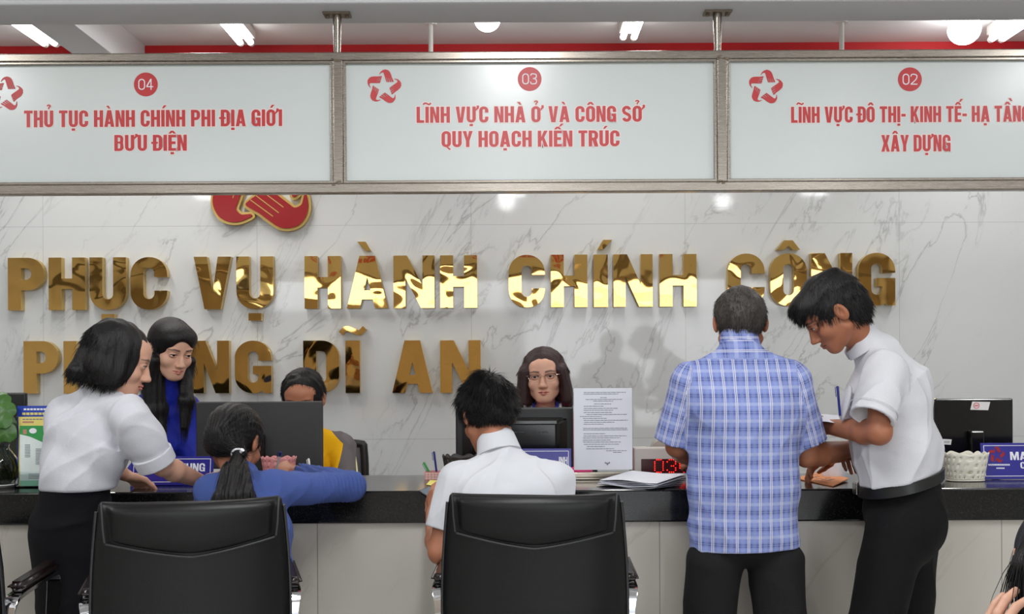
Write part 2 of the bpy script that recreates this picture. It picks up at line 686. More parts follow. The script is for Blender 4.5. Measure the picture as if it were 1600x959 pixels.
def ell(c, r, R=None):
    c, r = A3(c), A3(r)
    mn = float(r.min())

    def fn(P):
        q = P - c
        if R is not None:
            q = q @ R
        return (np.sqrt(((q / r) ** 2).sum(1)) - 1) * mn
    m = r.max() if R is not None else r
    return F(fn, c - m, c + m)


def U(k, *fs):
    fs = [f for f in fs if f is not None]

    def fn(P):
        d = fs[0](P)
        for f in fs[1:]:
            e = f(P)
            if k > 0:
                h = np.clip(0.5 + 0.5 * (e - d) / k, 0, 1)
                d = e + (d - e) * h - k * h * (1 - h)
            else:
                d = np.minimum(d, e)
        return d
    return F(fn, np.min([f.lo for f in fs], 0), np.max([f.hi for f in fs], 0))


def sub(f, g, k=0.0):
    def fn(P):
        d, e = f(P), -g(P)
        if k > 0:
            h = np.clip(0.5 - 0.5 * (e - d) / k, 0, 1)
            return e + (d - e) * h + k * h * (1 - h)
        return np.maximum(d, e)
    return F(fn, f.lo, f.hi)


def cut(f, point, normal, k=0.0):
    """keep the side of the plane the normal points away from"""
    p, n = A3(point), unit(normal)

    def fn(P):
        d, e = f(P), (P - p) @ n
        if k > 0:
            h = np.clip(0.5 - 0.5 * (e - d) / k, 0, 1)
            return e + (d - e) * h + k * h * (1 - h)
        return np.maximum(d, e)
    return F(fn, f.lo, f.hi)


def xf(f, M):
    """place a local field; M = (origin, 3x3 with the local axes as columns)"""
    o, R = M
    cs = np.array([[x, y, z] for x in (f.lo[0], f.hi[0]) for y in (f.lo[1], f.hi[1]) for z in (f.lo[2], f.hi[2])])
    wc = cs @ R.T + o
    return F(lambda P: f((P - o) @ R), wc.min(0), wc.max(0))


def bumpy(f, fn_amp, pad=0.01):
    return F(lambda P: f(P) - fn_amp(P), f.lo - pad, f.hi + pad)


def folds(seed, amp, freq=40.0, axis=(0, 0, 1), stretch=3.0, n=5):
    """soft cloth creases running along axis"""
    n, amp = 3, amp * 1.7
    r = np.random.default_rng(seed)
    ax = unit(axis)
    ks, ph, am = [], [], []
    for i in range(n):
        v = unit(r.normal(size=3))
        v = v - ax * v.dot(ax) * (1 - 1 / stretch)
        ks.append(v * freq * r.uniform(0.5, 1.5))
        ph.append(r.uniform(0, 6.28))
        am.append(r.uniform(0.6, 1.0))
    ks = np.array(ks)
    k2 = r.normal(size=3) * 9

    def fn(P):
        w = 1.6 * np.sin(P @ k2 + ph[0])
        s = 0
        for i in range(n):
            v = np.sin(P @ ks[i] + ph[i] + w)
            s = s + am[i] * (1 - np.abs(v)) ** 2
        return amp * (s / n * 2 - 0.7)
    return fn


def polygonize(f, vox, pad=2):
    B = 6
    lo = f.lo - vox * (pad + 1)
    hi = f.hi + vox * (pad + 1)
    nb = np.maximum(np.ceil((hi - lo) / (vox * B)).astype(int), 1)
    bc = np.stack(np.meshgrid(*[np.arange(k) for k in nb], indexing='ij'), -1).reshape(-1, 3)
    cen = lo + (bc + 0.5) * vox * B - vox * 0.5
    dc = f(cen)
    act = np.abs(dc) < vox * B * 0.866 * 1.25 + vox * 2.5
    n = nb * B
    D = np.repeat(np.repeat(np.repeat(dc.reshape(nb).astype(np.float32), B, 0), B, 1), B, 2)
    off = np.stack(np.meshgrid(*[np.arange(B)] * 3, indexing='ij'), -1).reshape(-1, 3)
    ab = bc[act]
    for i in range(0, len(ab), 3000):
        idx = (ab[i:i + 3000, None, :] * B + off[None]).reshape(-1, 3)
        d = f(lo + idx * vox)
        D[idx[:, 0], idx[:, 1], idx[:, 2]] = d
    D[0], D[-1], D[:, 0], D[:, -1], D[:, :, 0], D[:, :, -1] = [np.maximum(x, vox * 0.5) for x in (D[0], D[-1], D[:, 0], D[:, -1], D[:, :, 0], D[:, :, -1])]
    S = D < 0
    c8 = [(i, j, k) for i in (0, 1) for j in (0, 1) for k in (0, 1)]

    def sl(a, o):
        return a[o[0]:n[0] - 1 + o[0], o[1]:n[1] - 1 + o[1], o[2]:n[2] - 1 + o[2]]
    cnt = sum(sl(S, o).astype(np.int8) for o in c8)
    ci = np.argwhere((cnt > 0) & (cnt < 8))
    V8 = np.stack([D[ci[:, 0] + o[0], ci[:, 1] + o[1], ci[:, 2] + o[2]] for o in c8], 1).astype(np.float64)
    acc = np.zeros((len(ci), 3))
    num = np.zeros(len(ci))
    for a in range(8):
        for b in range(a + 1, 8):
            da = np.array(c8[b]) - np.array(c8[a])
            if np.abs(da).sum() != 1 or da.min() < 0:
                continue
            va, vb = V8[:, a], V8[:, b]
            x = (va < 0) != (vb < 0)
            t = np.where(x, va / np.where(x, va - vb, 1), 0)
            acc += np.where(x[:, None], np.array(c8[a]) + t[:, None] * da, 0)
            num += x
    verts = lo + (ci + acc / num[:, None]) * vox
    I = -np.ones(n, dtype=np.int32)
    I[ci[:, 0], ci[:, 1], ci[:, 2]] = np.arange(len(ci))
    quads = []
    for ax in range(3):
        o = [0, 0, 0]
        o[ax] = 1
        s0 = S[1:n[0] - 1, 1:n[1] - 1, 1:n[2] - 1]
        s1 = S[1 + o[0]:n[0] - 1 + o[0], 1 + o[1]:n[1] - 1 + o[1], 1 + o[2]:n[2] - 1 + o[2]]
        e = np.argwhere(s0 != s1) + 1
        ins = S[e[:, 0], e[:, 1], e[:, 2]]
        u, v = [(1, 2), (2, 0), (0, 1)][ax]
        du, dv = np.eye(3, dtype=int)[u], np.eye(3, dtype=int)[v]
        q = np.stack([I[tuple((e - du - dv).T)], I[tuple((e - dv).T)], I[tuple(e.T)], I[tuple((e - du).T)]], 1)
        q[~ins] = q[~ins][:, ::-1]
        quads.append(q)
    Q = np.concatenate(quads)
    Q = Q[(Q >= 0).all(1)]
    return verts, Q


def vnormals(V, Q):
    fn = np.cross(V[Q[:, 2]] - V[Q[:, 0]], V[Q[:, 3]] - V[Q[:, 1]])
    N = np.zeros_like(V)
    for k in range(4):
        np.add.at(N, Q[:, k], fn)
    return N / (np.linalg.norm(N, axis=1, keepdims=True) + 1e-12)


def surf(f, vox):
    """mesh of a field, pulled once onto the surface"""
    V, Q = polygonize(f, vox)
    N = vnormals(V, Q)
    d = np.clip(f(V), -vox, vox)
    V = V - N * (d * 0.7)[:, None]
    return V, Q


def fast_mesh(name, V, Q, mats, parent=None, tint=None, brow=None, fab=None, midx=None):
    me = bpy.data.meshes.new(name)
    V = np.asarray(V, dtype=np.float32)
    Q = np.asarray(Q, dtype=np.int32)
    me.vertices.add(len(V))
    me.vertices.foreach_set('co', V.ravel())
    k = Q.shape[1]
    me.loops.add(len(Q) * k)
    me.loops.foreach_set('vertex_index', Q.ravel())
    me.polygons.add(len(Q))
    me.polygons.foreach_set('loop_start', np.arange(0, len(Q) * k, k, dtype=np.int32))
    me.polygons.foreach_set('use_smooth', np.ones(len(Q), dtype=bool))
    for m in (mats if isinstance(mats, (list, tuple)) else [mats]):
        me.materials.append(m)
    if midx is not None:
        me.polygons.foreach_set('material_index', np.asarray(midx, dtype=np.int32))
    if tint is not None:
        at = me.attributes.new('tint', 'FLOAT', 'POINT')
        at.data.foreach_set('value', np.asarray(tint, dtype=np.float32))
    if brow is not None:
        at = me.attributes.new('brow', 'FLOAT', 'POINT')
        at.data.foreach_set('value', np.asarray(brow, dtype=np.float32))
    if fab is not None:
        at = me.attributes.new('fab', 'FLOAT_VECTOR', 'POINT')
        at.data.foreach_set('vector', np.asarray(fab, dtype=np.float32).ravel())
    me.update(calc_edges=True)
    me.validate()
    o = bpy.data.objects.new(name, me)
    COL.objects.link(o)
    adopt(o, parent)
    return o


def sdf_obj(name, f, vox, mat, parent=None, **kw):
    V, Q = surf(f, vox)
    return fast_mesh(name, V, Q, mat, parent, **kw)


def merge(chunks):
    V = np.concatenate([c[0] for c in chunks])
    k, Q = 0, []
    for c in chunks:
        Q.append(c[1] + k)
        k += len(c[0])
    return V, np.concatenate(Q)


# ---------------------------------------------------------------- heads, hands, hair
def frame(origin, fwd, up=(0, 0, 1), roll=0.0):
    """head frame: local x right of the face, y forward, z up"""
    f = unit(fwd)
    u = A3(up)
    u = unit(u - f * u.dot(f))
    r = np.cross(f, u)
    if roll:
        c, s = math.cos(roll), math.sin(roll)
        r, u = r * c + u * s, u * c - r * s
    return (A3(origin), np.stack([r, f, u], 1))


def to_world(M, p):
    return M[1] @ A3(p) + M[0]


HWX = {False: 1.06, True: 1.10}      # breadth of the head
HWZ = 0.94                           # length of the lower face


def head_pt(M, p, female):
    """a point of the standard head carried onto the broadened one"""
    return to_world(M, (p[0] * HWX[female], p[1], p[2] * (HWZ if p[2] < 0 else 1)))


def unwarp(P, female):
    return np.stack([P[:, 0] / HWX[female], P[:, 1], np.where(P[:, 2] < 0, P[:, 2] / HWZ, P[:, 2])], 1)


def head_field(female=False, eyes=True):
    jw = 0.90 if female else 1.0
    both = (-1, 1)
    parts = [ell((0, -.018, .030), (.074, .094, .088)), ell((0, .026, -.028), (.060, .060, .085)), ell((0, .045, .045), (.055, .045, .045))]
    parts += [cap((s * .051 * jw, .002, -.056), (s * .016 * jw, .064, -.098), .020, .017) for s in both]
    parts += [ell((0, .073, -.097), (.019, .016, .015)), ell((0, .070, -.066), (.030, .022, .025))]
    f = U(.022, *parts)
    f = U(.016, f, *[ell((s * .037, .056, -.028), (.023, .026, .025)) for s in both],
          ecap((-.034, .073, .026), (.034, .073, .026), (0, 0, 1), (.010, .013), (.010, .013)))
    f = U(.010, f, cap((0, .086, .014), (0, .104, -.026), .0075, .0095), cap((0, .084, -.016), (0, .093, -.034), .011, .0135))
    f = U(.006, f, ell((0, .107, -.033), (.0125, .012, .0105)), *[ell((s * .0125, .098, -.037), (.0075, .0095, .0075)) for s in both])
    for s in both:
        f = sub(f, ell((s * .0062, .104, -.0462), (.0030, .0045, .0026)), .002)
        f = sub(f, ell((s * .032, .098, .008), (.019, .015, .0125)), .012)
    f = U(.004, f, cap((-.020, .085, -.0645), (0, .0965, -.0615), .0035, .0055), cap((.020, .085, -.0645), (0, .0965, -.0615), .0035, .0055),
          cap((-.017, .085, -.0690), (0, .0945, -.0715), .0035, .0065), cap((.017, .085, -.0690), (0, .0945, -.0715), .0035, .0065))
    f = sub(f, ecap((-.020, .090, -.0660), (.020, .090, -.0660), (0, 1, 0), (.009, .0012), (.009, .0012)), .0025)
    for s in both:
        f = U(.003, f, ell((s * .031, .0755, .008), (.0150, .0145, .0140)))
        if eyes:
            f = sub(f, ecap((s * .0215, .094, .0065), (s * .041, .090, .0085), (0, 1, 0), (.018, .0042), (.018, .0036)), .0015)
        ear = ell((s * .078, -.012, -.004), (.0085, .020, .031), np.array([[1, -.35 * s, 0], [.35 * s, 1, 0], [0, 0, 1]]) / 1.06)
        ear = sub(ear, ell((s * .0885, -.008, .001), (.008, .011, .019)), .003)
        f = U(.006, f, ear)
    return F(lambda P: f(unwarp(P, female)), A3((-.108, -.12, -.13)), A3((.108, .13, .13)))


def head_tint(P):
    """1 on the lips, 2 on the eyebrows (colours the skin has of its own)"""
    x = np.abs(P[:, 0])
    lips = np.minimum(cap((0, .0965, -.0615), (.021, .085, -.0645), .0052, .0025)(np.stack([x, P[:, 1], P[:, 2]], 1)),
                      cap((0, .0945, -.0715), (.018, .085, -.0690), .0068, .003)(np.stack([x, P[:, 1], P[:, 2]], 1)))
    t = np.clip(1 - lips / .0025, 0, 1)
    q = np.stack([x, 0 * x, P[:, 2]], 1)
    b = np.minimum(cap((.015, 0, .0290), (.034, 0, .0325), .0034, .0030)(q), cap((.034, 0, .0325), (.050, 0, .0285), .0030, .0014)(q))
    fr = P[:, 1] > .045
    return np.where(fr, t, 0), np.where(fr, np.clip(.6 - b / .003, 0, 1), 0)


def eyes_for(M, parent, female=False, lash=True, look=(0, 0)):
    for s in (-1, 1):
        c = head_pt(M, (s * .031, .0765, .008), female)
        b = bmesh.new()
        bmesh.ops.create_uvsphere(b, u_segments=24, v_segments=16, radius=.0122)
        R = Matrix(((M[1][0][0], -M[1][0][2], M[1][0][1]), (M[1][1][0], -M[1][1][2], M[1][1][1]), (M[1][2][0], -M[1][2][2], M[1][2][1])))
        mi = []
        for fc in b.faces:
            q = fc.calc_center_median()
            dx, dy = q.x - look[0] * .0122, q.y + look[1] * .0122
            r = math.hypot(dx, dy) if q.z > 0 else 1
            mi.append(2 if r < .0026 else 1 if r < .0062 else 0)
        mb = MB()
        mb.bm(b, mi, Matrix.Translation(c.tolist()) @ R.to_4x4())
        eye = mb.build('eye', [MAT['eye_white'], MAT['iris'], MAT['hair']], parent, True)
        if lash:
            m2 = MB()
            pts = [head_pt(M, p, female) for p in ((s * .0165, .0885, .0085), (s * .023, .0915, .0118), (s * .031, .0920, .0130), (s * .039, .0880, .0118), (s * .0455, .0820, .0085))]
            m2.tube(spline(pts, 3), .0011, 5)
            m2.build('eyelashes', MAT['hair'], eye, True)


def hand_field(wr, d, n, thumb, curl=(0.5, 0.6, 0.4), s=1.0, spread=0.02, thumb_in=0.3):
    """palm, four fingers and a thumb; d fingers' direction, n back of the hand, thumb +1/-1 along n x d"""
    wr, d = A3(wr), unit(d)
    n = A3(n)
    n = unit(n - d * n.dot(d))
    l = np.cross(n, d) * thumb
    palm = ecap(wr + d * .012 * s, wr + d * .078 * s, l, (.026 * s, .0165 * s), (.039 * s, .0135 * s))
    fs = [palm, ecap(wr + d * .02 * s + l * .02 * s - n * .006 * s, wr + d * .05 * s + l * .03 * s - n * .006 * s, d, (.016 * s, .014 * s), (.013 * s, .012 * s))]
    fing = []
    for i in range(4):
        b = wr + d * (.083 - .005 * abs(i - 1)) * s + l * (.030 - .0205 * i) * s
        L = (.043, .048, .045, .034)[i] * s
        r = (.0092, .0094, .0090, .0080)[i] * s
        dirv = unit(d + l * spread * (1.5 - i))
        p = b - d * .012 * s
        fing.append(cap(p, b, r, r))
        p = b
        ang = 0.0
        for j in range(3):
            ang += curl[j] * (1 + .12 * (i - 1))
            v = dirv * math.cos(ang) - n * math.sin(ang)
            q = p + v * L * (1, .62, .5)[j]
            fing.append(cap(p, q, r * (1, .93, .85)[j], r * (.93, .85, .72)[j]))
            p = q
    t0 = wr + d * .028 * s + l * .028 * s
    v1 = unit(d * .72 + l * .75 - n * thumb_in)
    t1 = t0 + v1 * .040 * s
    v2 = unit(d * .95 + l * .15 - n * thumb_in)
    t2 = t1 + v2 * .034 * s
    v3 = unit(d * 1.0 - l * .1 - n * thumb_in)
    t3 = t2 + v3 * .022 * s
    th = U(.004, cap(t0, t1, .013 * s, .0112 * s), cap(t1, t2, .0108 * s, .0096 * s), cap(t2, t3, .0096 * s, .0078 * s))
    return U(.007, U(.008, *fs), U(.0022, *fing), th)


def arm_field(sh, el, wr, female=False, k=1.0):
    m = 0.86 if female else 1.0
    m *= k
    el, wr, sh = A3(el), A3(wr), A3(sh)
    mid = el + (wr - el) * .28
    return U(.012, cap(sh, el, .050 * m, .038 * m), cap(el, mid, .038 * m, .042 * m), cap(mid, wr, .042 * m, .026 * m))


def hair_strands(V, Q, flow, n, length, rad, seed=1, lift=0.15, keep=None, jitter=0.25, seg=4):
    """tapering three-sided locks that grow out of a hair surface"""
    r = np.random.default_rng(seed)
    N = vnormals(V, Q)
    idx = np.arange(len(V))
    if keep is not None:
        idx = idx[keep(V)]
    pick = r.choice(idx, size=n)
    p = V[pick] - N[pick] * .003
    nn = N[pick]
    d = flow(p)
    d = d - nn * (d * nn).sum(1, keepdims=True) * 0.8
    d = d / (np.linalg.norm(d, axis=1, keepdims=True) + 1e-9)
    d = d + nn * lift * r.uniform(.2, 1.6, (n, 1)) + r.normal(size=(n, 3)) * jitter * .5
    d /= np.linalg.norm(d, axis=1, keepdims=True)
    L = length * r.uniform(.55, 1.3, (n, 1))
    rows = []
    a = np.cross(d, nn)
    a /= np.linalg.norm(a, axis=1, keepdims=True) + 1e-9
    b = np.cross(a, d)
    q = p.copy()
    dd = d.copy()
    for i in range(seg + 1):
        w = rad * (1 - i / seg) ** .7 + rad * .12
        for t in (0, 2.1, 4.2):
            rows.append(q + w * (a * math.cos(t) * 1.6 + b * math.sin(t)))
        g = flow(q)
        dd = dd + g * .35 - nn * lift * .25
        dd /= np.linalg.norm(dd, axis=1, keepdims=True)
        q = q + dd * L / seg
    R = np.stack(rows, 1)
    m = (seg + 1) * 3
    VV = R.reshape(-1, 3)
    base = (np.arange(n) * m)[:, None]
    qs = []
    for i in range(seg):
        for t in range(3):
            qs.append(base + np.array([[i * 3 + t, i * 3 + (t + 1) % 3, i * 3 + 3 + (t + 1) % 3, i * 3 + 3 + t]]))
    return VV, np.concatenate(qs)


def collar_field(base, axis, r, h, opn, flare=0.25, th=.005, gap=.03, squash=1.0, side=None):
    """turned collar: a ring round the neck, open towards opn"""
    base, ax = A3(base), unit(axis)
    o = A3(opn)
    o = unit(o - ax * o.dot(ax))
    sd = np.cross(ax, o)

    def fn(P):
        q = P - base
        z = q @ ax
        u, v = q @ o, q @ sd
        rad = np.sqrt((u / squash) ** 2 + v ** 2)
        rr = r + flare * (h * .5 - z) * .5
        d = np.abs(rad - rr) - th
        lowcut = -z - .0 + 0 * u
        hi = z - h - .25 * np.maximum(-u, 0) + .35 * np.maximum(u, 0)
        d = np.maximum(np.maximum(d, lowcut), hi)
        wedge = np.where(u > 0, gap * .5 + (h - z) * .0 - np.abs(v), -1)
        return np.maximum(d, wedge)
    R = r + h + .03
    return F(fn, base - R, base + R)


# ---------------------------------------------------------------- materials
MAT = {}


def marble(name, base, vein, warm, joints=None, rough=0.12, scale=1.0, vein_amt=1.0, seed=0.0, jz=None):
    t = NT(name, base, rough, 0, 0.5)
    mp = t.n('Mapping')
    mp.inputs['Scale'].default_value = (scale * 1.5, scale * 1.2, scale * 0.48)
    mp.inputs['Location'].default_value = (seed, seed * .7, 0)
    t.l(t.coord('Object', (1, 1, 1), (0, math.radians(-30), 0)), mp.inputs[0])
    v = mp.outputs[0]
    n1 = t.noise(v, 1.5, 6, 0.58, 0.7)
    a1 = t.math('ABSOLUTE', t.math('SUBTRACT', n1, 0.5))
    v1 = t.ramp(a1, [(0.0, (1, 1, 1, 1)), (0.005, (.55, .55, .55, 1)), (0.011, (.10, .10, .10, 1)), (0.032, (0, 0, 0, 1))])
    m1 = t.ramp(t.noise(v, 1.6, 2), [(0.40, (0, 0, 0, 1)), (0.58, (1, 1, 1, 1))])
    n2 = t.noise(v, 3.2, 5, 0.6, 0.9)
    a2 = t.math('ABSOLUTE', t.math('SUBTRACT', n2, 0.52))
    v2 = t.ramp(a2, [(0.0, (.6, .6, .6, 1)), (0.008, (.2, .2, .2, 1)), (0.03, (0, 0, 0, 1))])
    m2 = t.ramp(t.noise(v, 2.3, 2), [(0.56, (0, 0, 0, 1)), (0.70, (1, 1, 1, 1))])
    f = t.math('ADD', t.math('MULTIPLY', v1, m1), t.math('MULTIPLY', v2, m2))
    f = t.math('MULTIPLY', t.math('MINIMUM', f, 1.0), vein_amt)
    cloud = t.noise(v, 1.3, 4)
    col = t.mix(cloud, lin(base), lin(warm))
    col = t.mix(f, col, lin(vein))
    if joints:
        sep = t.n('SeparateXYZ')
        t.l(t.coord('Object'), sep.inputs[0])
        j = t.line(sep.outputs[0], joints[0], joints[1], 0.0035)
        if jz:
            j = t.math('MAXIMUM', j, t.line(sep.outputs[2], jz[0], jz[1], 0.0035))
        col = t.mix(t.math('MULTIPLY', j, joints[2]), col, lin((120, 118, 114)))
    t.l(col, t.b.inputs['Base Color'])
    return t.m


def build_materials():
    M = MAT
    M['marble'] = marble('white_marble_tile', (212, 214, 214), (150, 150, 150), (220, 222, 222), (1.2, 0.226, 0.3), 0.055, 1.3, 0.62, 5.1, (1.2, 0.213))
    M['counter_tile'] = marble('counter_tile', (184, 178, 168), (158, 148, 132), (192, 188, 180), (1.22, 0.697, 0.8), 0.14, 0.8, 0.35, 8.3)
    t = NT('black_granite', (16, 16, 17), 0.13, 0, 0.5)
    v = t.coord()
    sp = t.ramp(t.noise(v, 260, 2), [(0.55, lin((13, 13, 14))), (0.75, lin((46, 46, 48)))])
    t.l(sp, t.b.inputs['Base Color'])
    M['granite'] = t.m
    t = NT('floor_tile', (190, 184, 172), 0.15)
    sep = t.n('SeparateXYZ'); t.l(t.coord('Object'), sep.inputs[0])
    j = t.math('MAXIMUM', t.line(sep.outputs[0], 0.8, 0, 0.004), t.line(sep.outputs[1], 0.8, 0, 0.004))
    c = t.mix(t.noise(t.coord(), 2.2, 4), lin((174, 172, 168)), lin((200, 198, 194)))
    t.l(t.mix(j, c, lin((120, 114, 104))), t.b.inputs['Base Color'])
    M['floor'] = t.m
    M['ceiling'] = simple('white_ceiling_paint', (226, 226, 226), 0.8, var=0.02, vscale=3)
    M['beam'] = simple('grey_white_beam_paint', (205, 206, 208), 0.75, var=0.02, vscale=4)
    M['red_wall'] = simple('red_wall_paint', (196, 22, 30), 0.6, var=0.04, vscale=5)
    M['wood_wall'] = simple('warm_beige_wall', (196, 182, 164), 0.6, var=0.12, vscale=6)
    M['wall_paint'] = simple('cream_wall_paint', (214, 212, 208), 0.8, var=0.03, vscale=3)
    t = NT('brushed_stainless_steel', (172, 162, 148), 0.30, 0.9)
    v = t.coord('Object', (3, 60, 60))
    t.l(t.mix(t.noise(v, 4, 4), lin((132, 124, 114)), lin((160, 153, 144))), t.b.inputs['Base Color'])
    t.l(t.math('ADD', t.math('MULTIPLY', t.noise(v, 9, 2), 0.14), 0.20), t.b.inputs['Roughness'])
    M['steel'] = t.m
    M['weld'] = simple('weld_metal', (120, 108, 92), 0.45, 0.8, var=0.2, vscale=120, bump=0.5, bscale=180)
    M['panel'] = simple('white_acrylic_sign_panel', (205, 211, 209), 0.22, var=0.015, vscale=2)
    M['sign_red'] = simple('sign_red_vinyl', (190, 50, 54), 0.4, var=0.03)
    M['sign_pink'] = simple('sign_pale_outline', (232, 218, 214), 0.4, var=0.02)
    M['sign_gold'] = simple('emblem_gold_edge', (196, 160, 90), 0.4, var=0.03)
    t = NT('mirror_gold', (204, 162, 92), 0.035, 1.0)
    v = t.coord('Object')
    t.bump(t.noise(v, 4.6, 1.0, 0.45, 0.5), 0.16, 0.05)
    M['gold'] = t.m
    M['gold_side'] = simple('pale_gold_edge', (206, 176, 104), 0.32, 0.7, var=0.05)
    M['emblem_red'] = simple('glossy_red_acrylic', (150, 8, 18), 0.3, var=0.02)
    M['tube'] = emit('lit_fluorescent_tube', (255, 253, 250), 9.0)
    M['globe'] = emit('lit_globe_lamp', (255, 255, 255), 16.0)
    M['white_plastic'] = simple('white_plastic', (222, 222, 218), 0.4, var=0.02)
    M['white_metal'] = simple('white_enamel', (214, 212, 206), 0.35, var=0.02)
    t = NT('black_leather', (8, 8, 9), 0.42, 0, 0.34)
    v = t.coord()
    vo = t.n('TexVoronoi'); vo.inputs['Scale'].default_value = 170
    t.l(v, vo.inputs['Vector'])
    t.bump(vo.outputs['Distance'], 0.06, 0.002)
    M['leather'] = t.m
    M['leather_edge'] = simple('black_leather_piping', (40, 40, 42), 0.35, var=0.1)
    M['chrome'] = simple('chrome', (215, 215, 218), 0.08, 1.0, var=0.02)
    M['chair_steel'] = simple('satin_steel_armrest', (168, 158, 144), 0.28, 0.9, var=0.05)
    M['arm_wood'] = simple('dark_mahogany_armrest', (28, 15, 15), 0.25, var=0.2, vscale=20)
    M['black_plastic'] = simple('black_plastic', (22, 22, 23), 0.42, var=0.1, bump=0.15, bscale=500)
    M['charcoal_plastic'] = simple('charcoal_plastic', (44, 44, 45), 0.5, var=0.06, bump=0.15, bscale=500)
    M['gloss_black'] = simple('glossy_black_plastic', (14, 14, 15), 0.15, var=0.1)
    M['mesh_grey'] = simple('grey_chair_mesh', (96, 96, 98), 0.8, var=0.2, vscale=300)
    M['plate_blue'] = simple('blue_nameplate', (36, 32, 138), 0.3, var=0.04)
    M['print_white'] = simple('white_print', (232, 232, 238), 0.5, var=0.02)
    M['paper'] = simple('white_paper', (226, 228, 236), 0.7, var=0.02, vscale=12)
    M['paper_grey'] = simple('paper_edges', (188, 190, 200), 0.8, var=0.12, vscale=300)
    M['ink'] = simple('grey_printed_text', (120, 122, 134), 0.8, var=0.3, vscale=260)
    M['led_board'] = simple('dark_red_led_board', (58, 6, 12), 0.3, var=0.1)
    M['led_off'] = simple('unlit_red_led', (84, 10, 18), 0.3, var=0.05)
    M['led_on'] = emit('lit_red_led', (255, 30, 24), 5.0)
    M['casing'] = simple('pale_grey_casing', (196, 188, 182), 0.45, var=0.02)
    M['beige'] = simple('beige_grey_plastic', (172, 164, 154), 0.5, var=0.02)
    M['orange_paper'] = simple('orange_card_folder', (226, 146, 92), 0.6, var=0.05)
    M['yellow_paper'] = simple('yellow_note_paper', (226, 216, 110), 0.6, var=0.04)
    M['pink_plastic'] = simple('dusty_pink_plastic', (206, 136, 136), 0.45, var=0.04)
    M['white_basket'] = simple('cream_white_plastic', (222, 218, 204), 0.45, var=0.04)
    M['brown_basket'] = simple('dark_brown_plastic', (42, 36, 34), 0.45, var=0.1)
    M['pen_blue'] = simple('blue_pen_plastic', (30, 36, 120), 0.3)
    M['pen_green'] = simple('green_pen_plastic', (40, 140, 60), 0.3)
    M['leaf'] = simple('green_leaf', (62, 104, 42), 0.4, var=0.25, vscale=14)
    M['stem'] = simple('plant_stem', (104, 110, 74), 0.6, var=0.2)
    M['root'] = simple('water_roots', (66, 56, 38), 0.8, var=0.3, vscale=60)
    t = NT('clear_glass', (235, 245, 242), 0.02)
    t.set('Transmission Weight', 1.0); t.set('IOR', 1.35)
    M['glass'] = t.m
    t = NT('clear_acrylic', (240, 246, 246), 0.03)
    t.set('Transmission Weight', 1.0); t.set('IOR', 1.1)
    M['acrylic'] = t.m
    t = NT('plant_water', (150, 160, 110), 0.02)
    t.set('Transmission Weight', 1.0); t.set('IOR', 1.2)
    M['water'] = t.m
    M['leaf_blue'] = simple('brochure_blue', (44, 70, 170), 0.35)
    M['leaf_yellow'] = simple('brochure_yellow', (226, 210, 120), 0.35)
    M['leaf_green'] = simple('brochure_green', (54, 148, 78), 0.35)
    M['leaf_white'] = simple('brochure_white', (222, 232, 228), 0.35)
    M['leaf_mint'] = simple('brochure_mint', (150, 206, 176), 0.35)
    M['skin_print'] = simple('brochure_figure_print', (186, 130, 108), 0.5)
    M['sticker'] = simple('white_sticker', (218, 216, 214), 0.5)
    M['sticker_red'] = simple('sticker_red_stamp', (206, 110, 120), 0.5)
    M['phone_glass'] = simple('phone_screen_glass', (96, 108, 122), 0.08, var=0.02)

    def skin(name, c, lips, brow=(30, 22, 20), rough=0.48):
        t = NT(name, c, rough, 0, 0.4)
        t.set('Subsurface Weight', 0.08)
        t.set('Subsurface Radius', (0.012, 0.005, 0.003))
        at = t.n('Attribute', attribute_name='tint')
        v = t.coord()
        cl = lin(c)
        base = t.mix(t.noise(v, 22, 4), tuple(x * .9 for x in cl[:3]) + (1,), tuple(min(1, x * 1.1) for x in cl[:3]) + (1,))
        ab = t.n('Attribute', attribute_name='brow')
        col = t.mix(t.math('MULTIPLY', at.outputs['Fac'], 0.85), base, lin(lips))
        t.l(t.mix(t.math('MULTIPLY', ab.outputs['Fac'], 0.85), col, lin(brow)), t.b.inputs['Base Color'])
        t.bump(t.noise(v, 420, 2), 0.05, 0.001)
        M[name] = t.m
    skin('skin_fair', (214, 166, 142), (182, 92, 88))
    skin('skin_light', (206, 158, 134), (176, 84, 82))
    skin('skin_tan', (170, 112, 84), (140, 80, 70))
    skin('skin_brown', (158, 100, 72), (128, 76, 64))
    M['eye_white'] = simple('eye_white', (224, 218, 212), 0.15, var=0.02)
    M['iris'] = simple('dark_brown_iris', (44, 28, 20), 0.1, var=0.1)

    def hairmat(name, c, c2):
        t = NT(name, c, 0.46, 0, 0.32)
        v = t.coord('Object', (1, 1, .12))
        nz = t.noise(v, 260, 3)
        t.l(t.mix(nz, lin(c), lin(c2)), t.b.inputs['Base Color'])
        t.bump(nz, 0.45, 0.006)
        M[name] = t.m
    hairmat('hair', (10, 9, 9), (24, 21, 21))
    hairmat('hair_brown', (26, 16, 16), (62, 38, 38))
    hairmat('hair_grey', (30, 28, 27), (92, 86, 80))

    def cloth(name, c, bump=0.12, sc=420, var=0.05, rough=0.85, sheen=0.04):
        t = NT(name, c, rough, 0, 0.25)
        t.set('Sheen Weight', sheen)
        v = t.coord()
        cl = lin(c)
        t.l(t.mix(t.noise(v, 12, 4), tuple(x * (1 - var) for x in cl[:3]) + (1,), tuple(min(1, x * (1 + var)) for x in cl[:3]) + (1,)), t.b.inputs['Base Color'])
        w = t.math('ADD', t.math('MULTIPLY', t.noise(v, sc, 2), 0.35), t.noise(v, 9, 3, 0.5, 0.8))
        t.bump(w, bump * 2.2, 0.02)
        M[name] = t.m
    cloth('white_cotton', (208, 208, 213))
